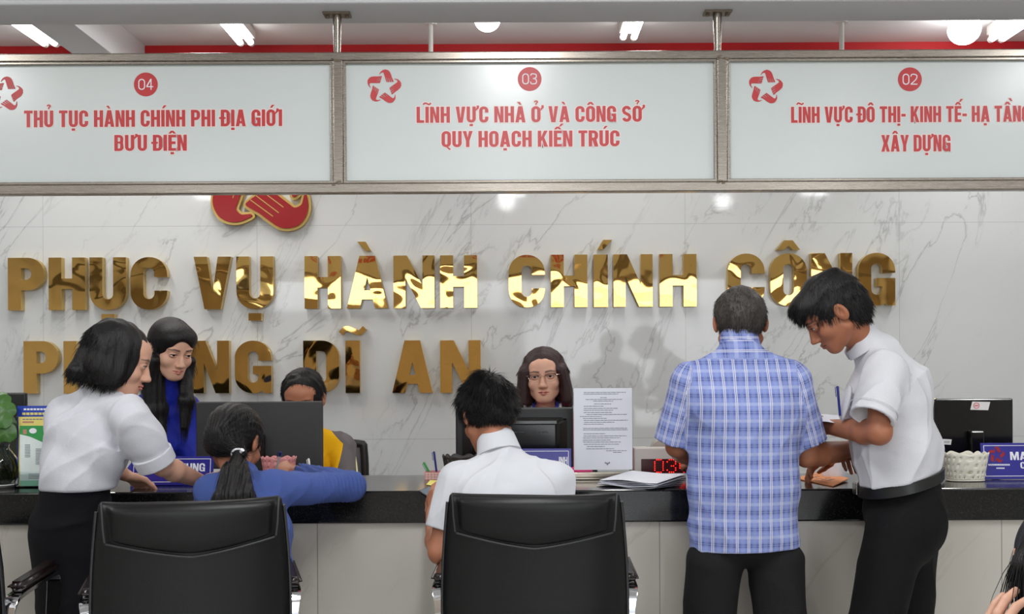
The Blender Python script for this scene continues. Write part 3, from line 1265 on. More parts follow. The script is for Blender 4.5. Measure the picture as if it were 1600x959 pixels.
    cloth('white_blouse', (206, 206, 213))
    cloth('white_polo', (206, 208, 213), 0.12, 700)
    cloth('black_trousers', (9, 9, 11), 0.1, sheen=0)
    cloth('charcoal_trousers', (27, 26, 28), 0.12, sheen=0)
    cloth('navy_skirt', (9, 9, 15), 0.08, sheen=0)
    cloth('blue_dress', (22, 38, 158), 0.1, rough=0.55)
    cloth('blue_jersey', (70, 90, 154), 0.2, 900, 0.14)
    cloth('yellow_jacket', (236, 176, 20), 0.15)
    t = NT('yellow_grey_jacket', (236, 176, 20), 0.85, 0, 0.25)
    at = t.n('Attribute', attribute_name='tint')
    t.l(t.mix(t.math('GREATER_THAN', at.outputs['Fac'], 0.0), lin((104, 98, 98)), lin((238, 178, 18))), t.b.inputs['Base Color'])
    t.bump(t.noise(t.coord(), 10, 3, 0.5, 0.8), 0.3, 0.02)
    M['jacket'] = t.m
    cloth('grey_jacket', (110, 104, 104), 0.15)
    cloth('cream_piping', (222, 214, 170), 0.05)
    cloth('pink_top', (226, 44, 120), 0.1)
    cloth('black_cloth', (14, 14, 17), 0.1, sheen=0)
    cloth('lanyard', (36, 40, 130), 0.02)
    M['belt'] = simple('black_leather_belt', (20, 20, 21), 0.4, var=0.1, bump=0.1)
    M['shoe'] = simple('black_shoe_leather', (18, 17, 17), 0.3)
    M['buckle'] = simple('steel_buckle', (190, 188, 184), 0.2, 1.0)
    M['glasses_frame'] = simple('dark_purple_glasses_frame', (52, 30, 44), 0.25)
    M['glasses_gold'] = simple('pale_gold_wire', (214, 196, 180), 0.2, 1.0)
    # plaid shirt: coordinates follow the cloth
    t = NT('blue_plaid_cotton', (120, 134, 190), 0.85, 0, 0.25)
    at = t.n('Attribute', attribute_name='fab')
    sep = t.n('SeparateXYZ'); t.l(at.outputs['Vector'], sep.inputs[0])
    u, v = sep.outputs[0], sep.outputs[1]
    base = t.mix(t.noise(t.coord(), 18, 3), lin((118, 132, 190)), lin((134, 148, 204)))
    hs = t.line(v, 0.054, 0.0, 0.020)
    base = t.mix(t.math('MULTIPLY', hs, 0.45), base, lin((96, 110, 172)))
    ws = t.line(v, 0.054, 0.027, 0.010)
    base = t.mix(t.math('MULTIPLY', ws, 0.4), base, lin((190, 198, 226)))
    for off in (-0.0035, 0.0035):
        base = t.mix(t.math('MULTIPLY', t.line(v, 0.054, off, 0.003), 0.75), base, lin((62, 72, 130)))
    vs = t.line(u, 0.037, 0.0185, 0.012)
    base = t.mix(t.math('MULTIPLY', vs, 0.3), base, lin((156, 168, 214)))
    for off in (-0.0027, 0.0027):
        base = t.mix(t.math('MULTIPLY', t.line(u, 0.037, off, 0.0030), 0.72), base, lin((222, 220, 226)))
    base = t.mix(t.math('MULTIPLY', t.line(u, 0.037, 0.0, 0.0022), 0.35), base, lin((84, 98, 160)))
    t.l(base, t.b.inputs['Base Color'])
    t.bump(t.noise(t.coord(), 10, 3, 0.5, 0.8), 0.15, 0.02)
    M['plaid'] = t.m


build_materials()

# ---------------------------------------------------------------- the room
WALL_Y, CEIL_Z, FRONT_Y = 6.10, 3.20, -6.0
RX = 6.2


def struct(name, mb, mat, parent=None, smooth=False):
    o = mb.build(name, mat, parent, smooth)
    o['kind'] = 'structure'
    return o


struct('floor', MB().box((0, 0.05, -0.05), (2 * RX + 0.4, 12.5, 0.1)), MAT['floor'])
struct('ceiling', MB().box((0, 0.05, CEIL_Z + 0.05), (2 * RX + 0.4, 12.5, 0.1)), MAT['ceiling'])
struct('wall_back', MB().box((0, WALL_Y + 0.1, 1.48), (2 * RX, 0.2, 2.96)), MAT['marble'])
struct('wall_back_upper', MB().box((0, WALL_Y + 0.1, 3.08), (2 * RX, 0.2, 0.24)), MAT['red_wall'])
struct('wall_left', MB().box((-RX - 0.1, 0.05, 1.6), (0.2, 12.3, 3.2)), MAT['wall_paint'])
struct('wall_right', MB().box((RX + 0.1, 0.05, 1.6), (0.2, 12.3, 3.2)), MAT['wall_paint'])
# glazed entrance side behind the camera
m = MB()
m.box((0, FRONT_Y, 3.08), (2 * RX, 0.2, 0.24))
for x, w in ((-5.3, 1.8), (5.6, 1.2)):
    m.box((x, FRONT_Y, 2.61), (w, 0.2, 0.70))
m.box((-3.0, FRONT_Y, 1.13), (6.4, 0.2, 2.26))
m.box((4.95, FRONT_Y, 1.13), (2.5, 0.2, 2.26))
struct('wall_front', m, MAT['wood_wall'])
m = MB()
for x in (-4.37, -2.4, -0.4, 1.6, 3.4, 4.97):
    m.box((x, FRONT_Y, 2.61), (0.07, 0.1, 0.70))
m.box((0.3, FRONT_Y, 2.93), (9.4, 0.1, 0.06))
m.box((0.3, FRONT_Y, 2.29), (9.4, 0.1, 0.06))
struct('window_1', m, MAT['charcoal_plastic'])
m = MB()
for x in (0.24, 1.95, 3.66):
    m.box((x, FRONT_Y, 1.12), (0.07, 0.1, 2.24))
m.box((1.95, FRONT_Y, 0.05), (3.4, 0.1, 0.1))
struct('door_1', m, MAT['charcoal_plastic'])
# the deep beam the sign hangs from, and the small beam running to the wall
struct('beam_front', MB().box((0, 4.02, 2.95), (2 * RX, 0.24, 0.5), 0.008), MAT['beam'])
struct('beam_side', MB().box((-2.15, 5.12, 3.105), (0.20, 1.96, 0.19)), MAT['beam'])

# ---------------------------------------------------------------- service counter
CT, CF, CB = 0.955, 3.86, 4.42       # top height, front edge, back edge
ctr = thing('service_counter', (0, 4.14, 0), 'long service counter with a polished black granite top and pale tiled front', 'counter')
m = MB().box((0, (CF + CB) / 2, CT - 0.0575), (2 * 5.2, CB - CF, 0.115), 0.006)
m.build('granite_top', MAT['granite'], ctr)
MB().box((0, 4.10, 0.42), (2 * 5.2, 0.44, 0.84)).build('tiled_front', MAT['counter_tile'], ctr)

# ---------------------------------------------------------------- hanging sign
SY = 4.02                             # distance of the sign frame


def sx(px, py=200):
    return W(px, py, SY)[0]


def sz(py, px=800):
    return W(px, py, SY)[2]


sign = thing('hanging_sign', (0, SY, sz(296)), 'long steel framed sign with three white panels hung over the counter', 'sign')
zt, zb = sz(82.5), sz(301.5)
rail = 0.030
bars = [sx(529.5), sx(1127)]
pitch = bars[1] - bars[0]
x_l, x_r = bars[0] - 2 * pitch, bars[1] + 2 * pitch
m = MB()
m.box(((x_l + x_r) / 2, SY, zt - rail / 2), (x_r - x_l, 0.045, rail), 0.004)
m.box(((x_l + x_r) / 2, SY, zb + 0.018), (x_r - x_l, 0.045, 0.036), 0.004)
for x in (bars[0] - pitch, bars[0], bars[1], bars[1] + pitch):
    m.box((x, SY, (zt + zb) / 2 + 0.003), (0.036, 0.043, zt - zb - 0.064), 0.003)
for k in range(-1, 2):                # narrow inner trim that holds each panel
    a, b = bars[0] + k * pitch + 0.018, bars[0] + (k + 1) * pitch - 0.018
    for z in (zt - rail - 0.005, zb + 0.041):
        m.box(((a + b) / 2, SY - 0.003, z), (b - a, 0.03, 0.010), 0.002)
    for x in (a + 0.006, b - 0.006):
        m.box((x, SY - 0.003, (zt + zb) / 2 + 0.003), (0.010, 0.03, zt - zb - 0.080), 0.002)
frame_o = m.build('frame', MAT['steel'], sign)
for x in (bars[0], bars[1]):
    for z in (zt - rail + 0.004, zb + 0.036):
        m = MB()
        for k in range(5):
            m.box((x + random.uniform(-.02, .02), SY - 0.023, z + random.uniform(-.008, .008)), (0.012, 0.004, 0.006), 0.0015)
        m.build('weld_seam', MAT['weld'], frame_o)
for px in (527, 1121):
    x = sx(px, 50)
    zt2 = 2.70
    m = MB()
    m.tube([(x, SY, zt - 0.002), (x, SY, zt + 0.03)], 0.013, 14)
    m.tube([(x, SY, zt + 0.02), (x, SY, zt2 - 0.004)], [0.0135, 0.0165], 14)
    p = m.build('hanger_post', MAT['steel'], sign, True)
    f = MB()
    f.box((x, SY, zt2 - 0.004), (0.10, 0.06, 0.008), 0.002)
    for sx_ in (-0.036, 0.036):
        f.lathe([(0.007, -0.008), (0.007, 0), ], (x + sx_, SY, zt2 - 0.008), 8)
    f.build('flange', MAT['weld'], p)

FWD = (0, -1, 0)
UX, UZ = (1, 0, 0), (0, 0, 1)
panel_y = SY + 0.004
for k, (num, numpx, emb, lines) in enumerate((
        ('04', (228, 132), (9, 147), (('THỦ TỤC HÀNH CHÍNH PHI ĐỊA GIỚI', 38, 441, 173, 199), ('BƯU ĐIỆN', 179, 292, 211, 236))),
        ('03', (827.5, 123.5), (600, 136), (('LĨNH VỰC NHÀ Ở VÀ CÔNG SỞ', 651, 1006, 167, 192), ('QUY HOẠCH KIẾN TRÚC', 690, 968, 205, 230))),
        ('02', (1421.5, 124), (1196, 136.5), (('LĨNH VỰC ĐÔ THỊ- KINH TẾ- HẠ TẦNG', 1236, 1609, 167, 192), ('XÂY DỰNG', 1377, 1485, 211, 237))))):
    a, b = bars[0] + (k - 1) * pitch + 0.02, bars[0] + k * pitch - 0.02
    pan = MB().box(((a + b) / 2, panel_y, (zt + zb) / 2 + 0.003), (b - a, 0.008, zt - zb - 0.066)).build('sign_panel', MAT['panel'], sign)
    yf = panel_y - 0.004
    let, hal = MB(), MB()
    for txt, x0, x1, y0, y1 in lines:
        o0, o1 = W(x0, y1, yf), W(x1, y1, yf)
        hgt = W(x0, y0, yf)[2] - o0[2]
        pcs, tw = text_pieces(txt)
        ux = np.array([(o1[0] - o0[0]) / tw, 0, 0])
        uz = np.array([0, 0, hgt])
        og = np.array([o0[0], yf - 0.0022, o0[2]])
        for i, pc in enumerate(pcs):  # red vinyl front, showing through on the back too
            let.prism(pc, og + np.array([0, (i % 3) * 0.00008, 0]), ux, uz, (0, 0.0124, 0))
            hal.prism([offset_poly(pc[0], 0.05)] if len(pc) == 1 else [offset_poly(pc[0], 0.05)] + [offset_poly(h, -0.035) for h in pc[1:]],
                      og + np.array([0.0, 0.0010 + (i % 3) * 0.00015, 0]), ux, uz, (0, 0.0012, 0))
    L = let.build('lettering', MAT['sign_red'], pan)
    hal.build('lettering_outline', MAT['sign_pink'], pan)
    e = MB()
    c = W(emb[0], emb[1], yf)
    R = 27.5 * SY / FPX
    for lp in emblem_loops():
        e.prism([[(p[0] * R, p[1] * R) for p in lp]], (c[0], yf - 0.002, c[2]), UX, UZ, (0, 0.0122, 0))
    e.build('emblem', MAT['sign_red'], pan)
    d = MB()
    c = W(numpx[0], numpx[1], yf)
    r = 18.6 * SY / FPX
    d.prism([[(r * math.cos(t * PI / 24), r * math.sin(t * PI / 24)) for t in range(48)]], (c[0], yf - 0.0015, c[2]), UX, UZ, (0, 0.011, 0))
    disc = d.build('number_disc', MAT['sign_red'], pan)
    d = MB()
    add_text(d, num, (c[0] - r * 0.62, yf - 0.0028, c[2] - r * 0.46), UX, UZ, r * 1.24, r * 0.92, (0, 0.0012, 0), w=0.62, s=0.09, gap=0.12)
    d.build('number', MAT['print_white'], disc)

# two slim white hanging rods further back
for px, lab in ((673, 'slim white ceiling rod behind the middle sign panel'), (1315, 'slim white ceiling rod behind the sign panel numbered 02')):
    c = W(px, 42, 5.72)
    t = thing('ceiling_rod', (c[0], 5.72, CEIL_Z), lab, 'rod', 'white ceiling rods')
    MB().tube([(c[0], 5.72, 2.45), (c[0], 5.72, CEIL_Z - 0.008)], 0.0125, 14).build('pole', MAT['white_metal'], t, True)
    MB().lathe([(0.032, -0.012), (0.034, 0)], (c[0], 5.72, CEIL_Z), 20).build('flange', MAT['white_metal'], t)
    MB().lathe([(0.022, -0.008), (0.022, 0)], (c[0], 5.72, 2.452), 16).build('end_cap', MAT['white_metal'], t)

# ---------------------------------------------------------------- ceiling lamps
def tube_fixture(x, y0, label, n=2):
    root = thing('tube_lamp', (x, y0, CEIL_Z), label, 'ceiling lamp', 'fluorescent ceiling fixtures')
    h = MB().box((x, y0, CEIL_Z - 0.025), (0.10 if n == 2 else 0.06, 1.22, 0.05), 0.006).build('housing', MAT['white_metal'], root)
    for k in range(n):
        xx = x + (k - 0.5 * (n - 1)) * 0.058
        tb = MB().tube([(xx, y0 - 0.585, CEIL_Z - 0.072), (xx, y0 + 0.585, CEIL_Z - 0.072)], 0.0165, 14).build('tube', MAT['tube'], root, True)
        for s in (-1, 1):
            m = MB()
            m.tube([(xx, y0 + s * 0.583, CEIL_Z - 0.072), (xx, y0 + s * 0.608, CEIL_Z - 0.072)], 0.0175, 12)
            m.box((xx, y0 + s * 0.60, CEIL_Z - 0.055), (0.02, 0.016, 0.05), 0.003)
            m.build('tube_holder', MAT['white_plastic'], tb, True)
    area_light('tube_lamp_light', (x, y0, CEIL_Z - 0.10), (0, 0, 0), 0.12, 1.15, 10, (1.0, 0.99, 0.96))
    return root


tube_fixture(-2.46, 5.22, 'twin tube ceiling lamp in the corner beside the small side beam')
tube_fixture(-1.415, 5.22, 'twin tube ceiling lamp above the panel numbered 04 between beam and post')
tube_fixture(0.625, 5.16, 'twin tube ceiling lamp pointing at the viewer above the middle panel')
tube_fixture(2.60, 5.22, 'tube ceiling lamp beside the large globe lamp over panel 02')
for x, y, r, lab in ((-0.115, 5.45, 0.066, 'small lit dome lamp on the ceiling above the number 03'), (2.345, 5.62, 0.082, 'large lit globe lamp on the ceiling above the number 02'),
                     (2.23, 0.74, 0.09, 'globe lamp over the public side of the hall'), (-0.05, 0.74, 0.09, 'globe lamp over the middle of the public side'),
                     (-2.6, 0.74, 0.09, 'globe lamp over the far end of the public side')):
    root = thing('globe_lamp', (x, y, CEIL_Z), lab, 'ceiling lamp', 'round ceiling lamps')
    MB().lathe([(r * 0.7, -0.022), (r * 0.8, -0.01), (r * 0.8, 0)], (x, y, CEIL_Z), 28).build('lamp_base', MAT['white_plastic'], root, True)
    prof = [(max(1e-4, r * math.sin(a * PI / 14)), -0.02 - r * 0.72 - r * math.cos(a * PI / 14) * 0.95) for a in range(0, 12)]
    MB().lathe(prof, (x, y, CEIL_Z), 28, cap=False).build('globe', MAT['globe'], root, True)

# ---------------------------------------------------------------- gold letters on the wall
GY0, GY1 = 6.052, 6.099
ORD = ['first', 'second', 'third', 'fourth', 'fifth', 'sixth']


def gold_word(word, spans, base, row):
    """spans: (x0, x1) pixel extents of each capital; base(x): baseline and cap line in pixels"""
    seen = {}
    for i, (c, (x0, x1)) in enumerate(zip(word, spans)):
        yb, yt = base((x0 + x1) / 2)
        o0, o1, tp = W(x0, yb, GY0), W(x1, yb, GY0), W(x0, yt, GY0)
        hgt = tp[2] - o0[2]
        wid = o1[0] - o0[0]
        d = unicodedata.normalize('NFD', c)
        st = 0.245
        if d[0] == 'I':
            w_ = wid / hgt
            pcs, acc, adv = char_pieces(c, w_, w_, 0.2)
        else:
            k = {'V': 1 / 1.04, 'A': 1 / 1.1}.get(d[0], 1.0)
            pcs, acc, adv = char_pieces(c, wid / hgt * k, st, 0.2)
        m = MB()
        ux, uz = np.array([hgt, 0, 0]), np.array([0, 0, hgt])
        for pc in pcs:
            m.prism(pc, o0, ux, uz, (0, GY1 - GY0, 0), 0, 1)
        nm = 'gold_letter'
        lab = 'mirror gold capital %s, %s letter of the word %s in the %s row' % (c, ORD[i], word, row)
        root = m.build(nm, [MAT['gold'], MAT['gold_side']])
        tag(root, lab, 'wall letter', 'gold letters of the wall inscription')
        for i, pc in enumerate(acc):
            a = MB()
            a.prism(pc, o0 + A3((0, .0003 * (i + 1), 0)), ux, uz, (0, GY1 - GY0 - .0004, 0), 0, 1)
            a.build('accent_mark', [MAT['gold'], MAT['gold_side']], root)


up = lambda x: (485.0 - x * 0.0058, 403.0 - x * 0.0058)
lo_ = lambda x: (615.0 - x * 0.002, 533.0 - x * 0.002)
gold_word('PHỤC', [(12.5, 69), (76, 133), (140, 197), (204, 261.5)], up, 'upper')
gold_word('VỤ', [(303, 361), (369.5, 427)], up, 'upper')
gold_word('HÀNH', [(476, 532.5), (542, 606), (615, 679), (688, 745.5)], up, 'upper')
gold_word('CHÍNH', [(795, 851.5), (861, 918), (928, 950), (959, 1020), (1031, 1088.5)], up, 'upper')
gold_word('CÔNG', [(1137.5, 1195), (1204, 1261), (1268, 1332), (1341.5, 1399)], up, 'upper')
gold_word('PHƯỜNG', [(37, 91.5), (99.5, 154), (163, 219), (229, 285), (300, 358), (367, 424)], lo_, 'lower')
gold_word('DĨ', [(474, 530), (540, 562.5)], lo_, 'lower')
gold_word('AN', [(613, 676), (688, 751)], lo_, 'lower')

# red and gold emblem on the wall, half hidden by the sign
c = W(413, 262, 6.05)
R = 1.02 * 101 * 6.05 / FPX
root = thing('wall_emblem', (c[0], 6.05, c[2]), 'red and gold five hand star emblem on the marble wall, upper half behind the sign', 'emblem')
back = MB()
hp0 = [(440, 240), (475, 180), (520, 143), (580, 127), (640, 147), (684, 188), (708, 250), (730, 322), (765, 405), (735, 418), (690, 418), (650, 418), (602, 416), (577, 340), (554, 262), (540, 225), (500, 215), (470, 235), (452, 250)]
hands = []
for k in range(5):
    ca, sa = math.cos(-math.radians(72 * k)), math.sin(-math.radians(72 * k))

    def rot(x, y):
        x, y = (x - 545) / 390.0 * R, (520 - y) / 390.0 * R
        return (x * ca - y * sa, x * sa + y * ca)
    hp = [tuple(q) for q in spline([rot(x, y) for x, y in hp0], 5, True)]
    back.prism([offset_poly(hp, 0.014)], (c[0], 6.062, c[2]), UX, UZ, (0, 0.037, 0))
    face = MB().prism([hp], (c[0], 6.050, c[2]), UX, UZ, (0, 0.012, 0)).build('red_hand', MAT['emblem_red'], root)
    lines = MB()
    for x0, y0, x1, y1 in ((592, 265, 638, 416), (634, 255, 682, 416), (674, 258, 724, 416)):
        lines.prism([stroke([rot(x0, y0), rot(x1, y1)], 0.005)], (c[0], 6.0485, c[2]), UX, UZ, (0, 0.0016, 0))
    lines.build('finger_line', MAT['gold_side'], face)
back.build('gold_backing', [MAT['gold_side']], root)


# ---------------------------------------------------------------- things on the counter
def monitor(px0, px1, py_top, Y, label, mat, zb=None, rz=0.0, bulge=False, plate=True):
    a, b = W(px0, py_top, Y), W(px1, py_top, Y)
    w, cx, zt_ = b[0] - a[0], (a[0] + b[0]) / 2, a[2]
    z0 = CT + 0.035
    root = thing('computer_monitor', (cx, Y, CT), label, 'monitor', 'computer monitors on the counter')
    R = Matrix.Translation((cx, Y, 0)) @ Matrix.Rotation(rz, 4, 'Z') @ Matrix.Translation((-cx, -Y, 0))
    h = zt_ - z0
    sh = MB().box((cx, Y, z0 + h / 2), (w, 0.024, h), 0.006, 0, R).build('back_shell', MAT[mat], root)
    m = MB().box((cx, Y + 0.0125, z0 + h / 2 + 0.006), (w - 0.03, 0.003, h - 0.045), 0.001, 0, R)
    m.build('screen', MAT['gloss_black'], root)
    if bulge:
        m = MB()
        b_ = bmesh.new()
        bmesh.ops.create_cube(b_, size=1)
        for v in b_.verts:
            k = 0.36 if v.co.y < 0 else 0.46
            v.co = (v.co.x / 0.5 * k * w, -0.012 + (v.co.y - 0.5) * 0.034, v.co.z / 0.5 * h * (0.30 if v.co.y < 0 else 0.40) - 0.01)
        bmesh.ops.bevel(b_, geom=list(b_.edges), offset=0.01, segments=2, affect='EDGES')
        m.bm(b_, 0, R @ Matrix.Translation((cx, Y, z0 + h / 2)))
        bs = m.build('rear_bulge', MAT['gloss_black'], root)
        m = MB()
        for i in range(9):
            m.box((cx - 0.12 + i * 0.03, Y - 0.047, z0 + h * 0.60), (0.022, 0.002, 0.004), 0, 0, R)
        m.build('vent_slot', MAT['charcoal_plastic'], bs)
    elif plate:
        m = MB()
        m.box((cx, Y - 0.014, z0 + h * 0.36), (0.12, 0.008, 0.12), 0.003, 0, R)
        pl = m.build('mount_plate', MAT[mat], root)
        m = MB()
        for i, j in ((-1, -1), (1, -1), (-1, 1), (1, 1)):
            m.box((cx + i * 0.045, Y - 0.0185, z0 + h * 0.36 + j * 0.045), (0.006, 0.002, 0.006), 0.0008, 0, R)
        m.build('mount_screw', MAT['chrome'], pl)
    m = MB()
    m.box((cx, Y - 0.03, CT + 0.09), (0.055, 0.03, 0.17), 0.006, 0, R)
    m.build('stand_neck', MAT['gloss_black'], root)
    MB().lathe([(0.0, 0.0), (0.105, 0.0), (0.11, 0.006), (0.10, 0.014), (0.03, 0.018), (0, 0.018)], (cx, Y - 0.02, CT), 36, sx=1.05, sy=0.62, cap=False).build('stand_base', MAT['gloss_black'], root, True)
    return root, R


mon_l, _ = monitor(307, 504.5, 627.5, 4.36, 'wide charcoal monitor seen from behind, hiding the man in the yellow jacket', 'charcoal_plastic', plate=False)
mon_m, _ = monitor(712, 896, 637, 4.36, 'black monitor with a bulging back in front of the woman with glasses', 'black_plastic', bulge=True)
mon_r, RR = monitor(1459, 1581, 622.5, 4.35, 'black monitor back with white stickers behind the cream basket', 'gloss_black', plate=False)
monitor(-110, 42, 614, 4.30, 'black monitor behind the green plant and the leaflet holder', 'black_plastic')
for px0, px1, py0, py1, nm in ((1516, 1547, 627, 640, 'sticker'), (1473, 1487, 685.5, 694, 'sticker')):
    a, b = W(px0, py1, 4.3375), W(px1, py0, 4.3375)
    m = MB()
    sl = (b[0] - a[0]) * 0.10
    m.prism([[(0, 0), (b[0] - a[0] - sl, -0.002), (b[0] - a[0], b[2] - a[2] - 0.002), (sl if px0 > 1500 else 0, b[2] - a[2])]], (a[0], 4.3365, a[2]), UX, UZ, (0, 0.0015, 0))
    st = m.build(nm, MAT['sticker'], mon_r)
    m = MB()
    if px0 > 1500:
        r = 0.0125
        ring = [(r * math.cos(t * PI / 12), r * math.sin(t * PI / 12)) for t in range(24)]
        m.prism([ring, [(p[0] * .75, p[1] * .75) for p in ring]], (a[0] + 0.024, 4.3356, (a[2] + b[2]) / 2), UX, UZ, (0, 0.0008, 0))
        m.box((a[0] + 0.024, 4.3360, (a[2] + b[2]) / 2), (0.014, 0.0008, 0.006))
        m.build('stamp_print', MAT['sticker_red'], st)
    else:
        for k in range(2):
            m.box((a[0] + 0.016, 4.3360, a[2] + 0.007 + k * 0.005), (0.022, 0.0008, 0.002))
        m.build('text_print', MAT['ink'], st)


def name_plate(px0, px1, py0, py1, Y, label, rows, tilt=0.16, emblem=None, small=None):
    a, b = W(px0, py1, Y), W(px1, py0, Y)
    w, h = b[0] - a[0], b[2] - a[2]
    cx = (a[0] + b[0]) / 2
    root = thing('name_plate', (cx, Y + 0.02, CT), label, 'name plate', 'blue desk name plates')
    T = Matrix.Translation((cx, Y, CT + 0.002)) @ Matrix.Rotation(-tilt, 4, 'X')
    hh = b[2] - CT - 0.002
    hh = hh / math.cos(tilt)
    MB().box((0, 0.003, hh / 2), (w, 0.005, hh), 0.001, 0, T).build('plate', MAT['plate_blue'], root)
    for s in (-1, 1):
        m = MB()
        m.box((s * w * 0.3, 0.026, 0.006), (0.03, 0.04, 0.005), 0.001, 0, Matrix.Translation((cx, Y, CT)))
        m.build('foot', MAT['acrylic'], root)
    m = MB()
    bw = 0.0022
    ix, iz0, iz1 = w / 2 - 0.011, 0.012, hh - 0.010
    for z in (iz0, iz1):
        m.box((0, 0, z), (2 * ix, 0.0012, bw), 0, 0, T)
    for s in (-1, 1):
        m.box((s * ix, 0, (iz0 + iz1) / 2), (bw, 0.0012, iz1 - iz0), 0, 0, T)
    m.build('border_line', MAT['print_white'], root)

    def loc(px, py):
        # point on the tilted plate seen at the pixel: solve along z of the plate
        for it in range(4):
            p = W(px, py, Y)
            t = (p[2] - CT - 0.002) / math.cos(tilt)
        return (p[0] - cx, t)
    m = MB()
    for txt, x0, x1, y0, y1 in rows:
        (u0, v0), (u1, v1) = loc(x0, y1), loc(x1, y0)
        mm = MB()
        add_text(mm, txt, (u0, -0.0003, v0), UX, UZ, u1 - u0, v1 - v0, (0, 0.0009, 0), w=0.55, s=0.17)
        mm.v = [tuple((T @ Vector(p))[:]) for p in mm.v]
        m.add(mm.v, mm.f)
    if small:
        for x0, x1, y0, y1 in small:
            n = 14
            for i in range(n):
                (u0, v0), (u1, v1) = loc(x0 + (x1 - x0) * i / n, y1), loc(x0 + (x1 - x0) * (i + .72) / n, y0)
                m.box(((u0 + u1) / 2, 0, (v0 + v1) / 2), (u1 - u0, 0.001, v1 - v0), 0, 0, T)
    m.build('name_lettering', MAT['print_white'], root)
    if emblem:
        u, v = loc(*emblem[:2])
        R_ = emblem[2] * Y / FPX
        m = MB()
        for lp in emblem_loops():
            mm = MB().prism([[(p[0] * R_, p[1] * R_) for p in lp]], (u, -0.0004, v), UX, UZ, (0, 0.001, 0))
            m.add([tuple((T @ Vector(p))[:]) for p in mm.v], mm.f)
        m.build('emblem', MAT['emblem_red'], root)


name_plate(203, 332, 713, 754, 4.07, 'blue name plate behind the forearm of the woman in the white blouse', [('NG NHUNG', 245, 319, 724, 737), ('IÊN', 292, 306, 741, 748)])
name_plate(765, 893, 701, 746, 4.17, 'blue name plate between the seated man in white and the paper notice', [('INH', 873.5, 887, 714, 725)])
name_plate(1536, 1670, 692, 741, 4.13, 'blue name plate with a red star emblem beside the cream basket', [('MAI M', 1581, 1632, 706, 719), ('C', 1596, 1604, 722, 732)], emblem=(1560, 711, 13),
           small=[(1546, 1580, 725, 727.5), (1558, 1571, 730.5, 732.5)])


def basket(px0, px1, py0, py1, Y, label, mat, depth=0.6):
    a, b = W(px0, py0, Y), W(px1, py0, Y)
    w, cx = b[0] - a[0], (a[0] + b[0]) / 2
    h = a[2] - CT
    root = thing('plastic_basket', (cx, Y, CT), label, 'basket', 'lace pattern plastic baskets')
    nu, nv = 96, 12
    V, Fc = [], []
    for j in range(nv + 1):
        t = j / nv
        k = 0.80 + 0.20 * t
        for i in range(nu):
            th = 2 * PI * i / nu
            e = 0.72
            cxp = math.copysign(abs(math.cos(th)) ** e, math.cos(th)) * w / 2 * k
            cyp = math.copysign(abs(math.sin(th)) ** e, math.sin(th)) * w / 2 * depth * k
            z = 0.004 + (h - 0.004) * t
            if j >= nv - 1:
                z += (0.010 if j == nv else 0.004) * (abs(math.sin(th * 6)) - 0.7)
            V.append((cx + cxp, Y + cyp, CT + z))
    for j in range(nv):
        for i in range(nu):
            hole = (j in (3, 6, 9) and (i + (2 if j == 6 else 0)) % 5 in (1, 2) and (j != 6 or i % 10 < 6)) or (j == 1 and i % 4 == 1)
            if not hole:
                Fc.append((j * nu + i, j * nu + (i + 1) % nu, (j + 1) * nu + (i + 1) % nu, (j + 1) * nu + i))
    o = mesh_obj('basket_wall', V, Fc, MAT[mat], root, None, True)
    sm = o.modifiers.new('thickness', 'SOLIDIFY')
    sm.thickness = 0.0022
    m = MB()
    m.add(V[:nu] + [(cx, Y, CT + 0.003)], [(i, (i + 1) % nu, nu) for i in range(nu)])
    m.tube(spline(V[:nu], 1, True) + [V[0]], 0.0025, 6)
    m.build('basket_bottom', MAT[mat], root)
    return root


basket(1472, 1543, 707, 745, 4.10, 'cream lace pattern basket in front of the black monitor with stickers', 'white_basket')
basket(408, 463, 714, 742, 4.22, 'dusty pink lace basket behind the girl writing at the counter', 'pink_plastic')
basket(691, 752, 711, 743, 4.22, 'dark brown lace basket beside the head of the man with the phone', 'brown_basket')

# notice on an upright acrylic stand
Y = 4.20
a, b = W(897, 734, Y), W(987.5, 606, Y)
root = thing('notice_stand', ((a[0] + b[0]) / 2, Y, CT), 'upright clear stand holding a printed white notice beside the bulging monitor', 'notice stand')
m = MB()
m.box(((a[0] + b[0]) / 2, Y + 0.0035, (CT + 0.012 + b[2]) / 2), (b[0] - a[0] + 0.006, 0.003, b[2] - CT - 0.012), 0.001)
m.build('clear_back', MAT['acrylic'], root)
m = MB()
m.box(((a[0] + b[0]) / 2, Y + .02, CT + 0.006), (b[0] - a[0] + 0.01, 0.05, 0.012), 0.003)
m.box(((a[0] + b[0]) / 2, Y - 0.004, CT + 0.02), (b[0] - a[0] + 0.01, 0.022, 0.02), 0.003)
m.build('stand_base', MAT['chair_steel'], root)
pap = MB().box(((a[0] + b[0]) / 2, Y + 0.001, (a[2] + b[2]) / 2), (b[0] - a[0], 0.0015, b[2] - a[2]), 0).build('notice_sheet', MAT['paper'], root)
m = MB()
rows = [(613, 912, 978), (615.5, 912, 966), (621, 938, 948), (624, 915, 972), (626.5, 927, 958), (631, 928, 956), (634.5, 912, 943), (638, 912, 965), (641, 912, 958), (644.5, 912, 956), (647.5, 916, 980), (650.5, 906, 940),
        (653.5, 911, 948), (656.5, 912, 981), (659.5, 913, 960), (662.5, 912, 943), (669, 911, 981), (671.5, 911, 981), (677.5, 912, 946), (681, 912, 979), (684, 911, 969), (687.5, 911, 954), (690.5, 911, 970), (694, 912, 967), (697.5, 917, 945), (701, 916, 960), (704, 947, 979), (706.5, 958, 971)]
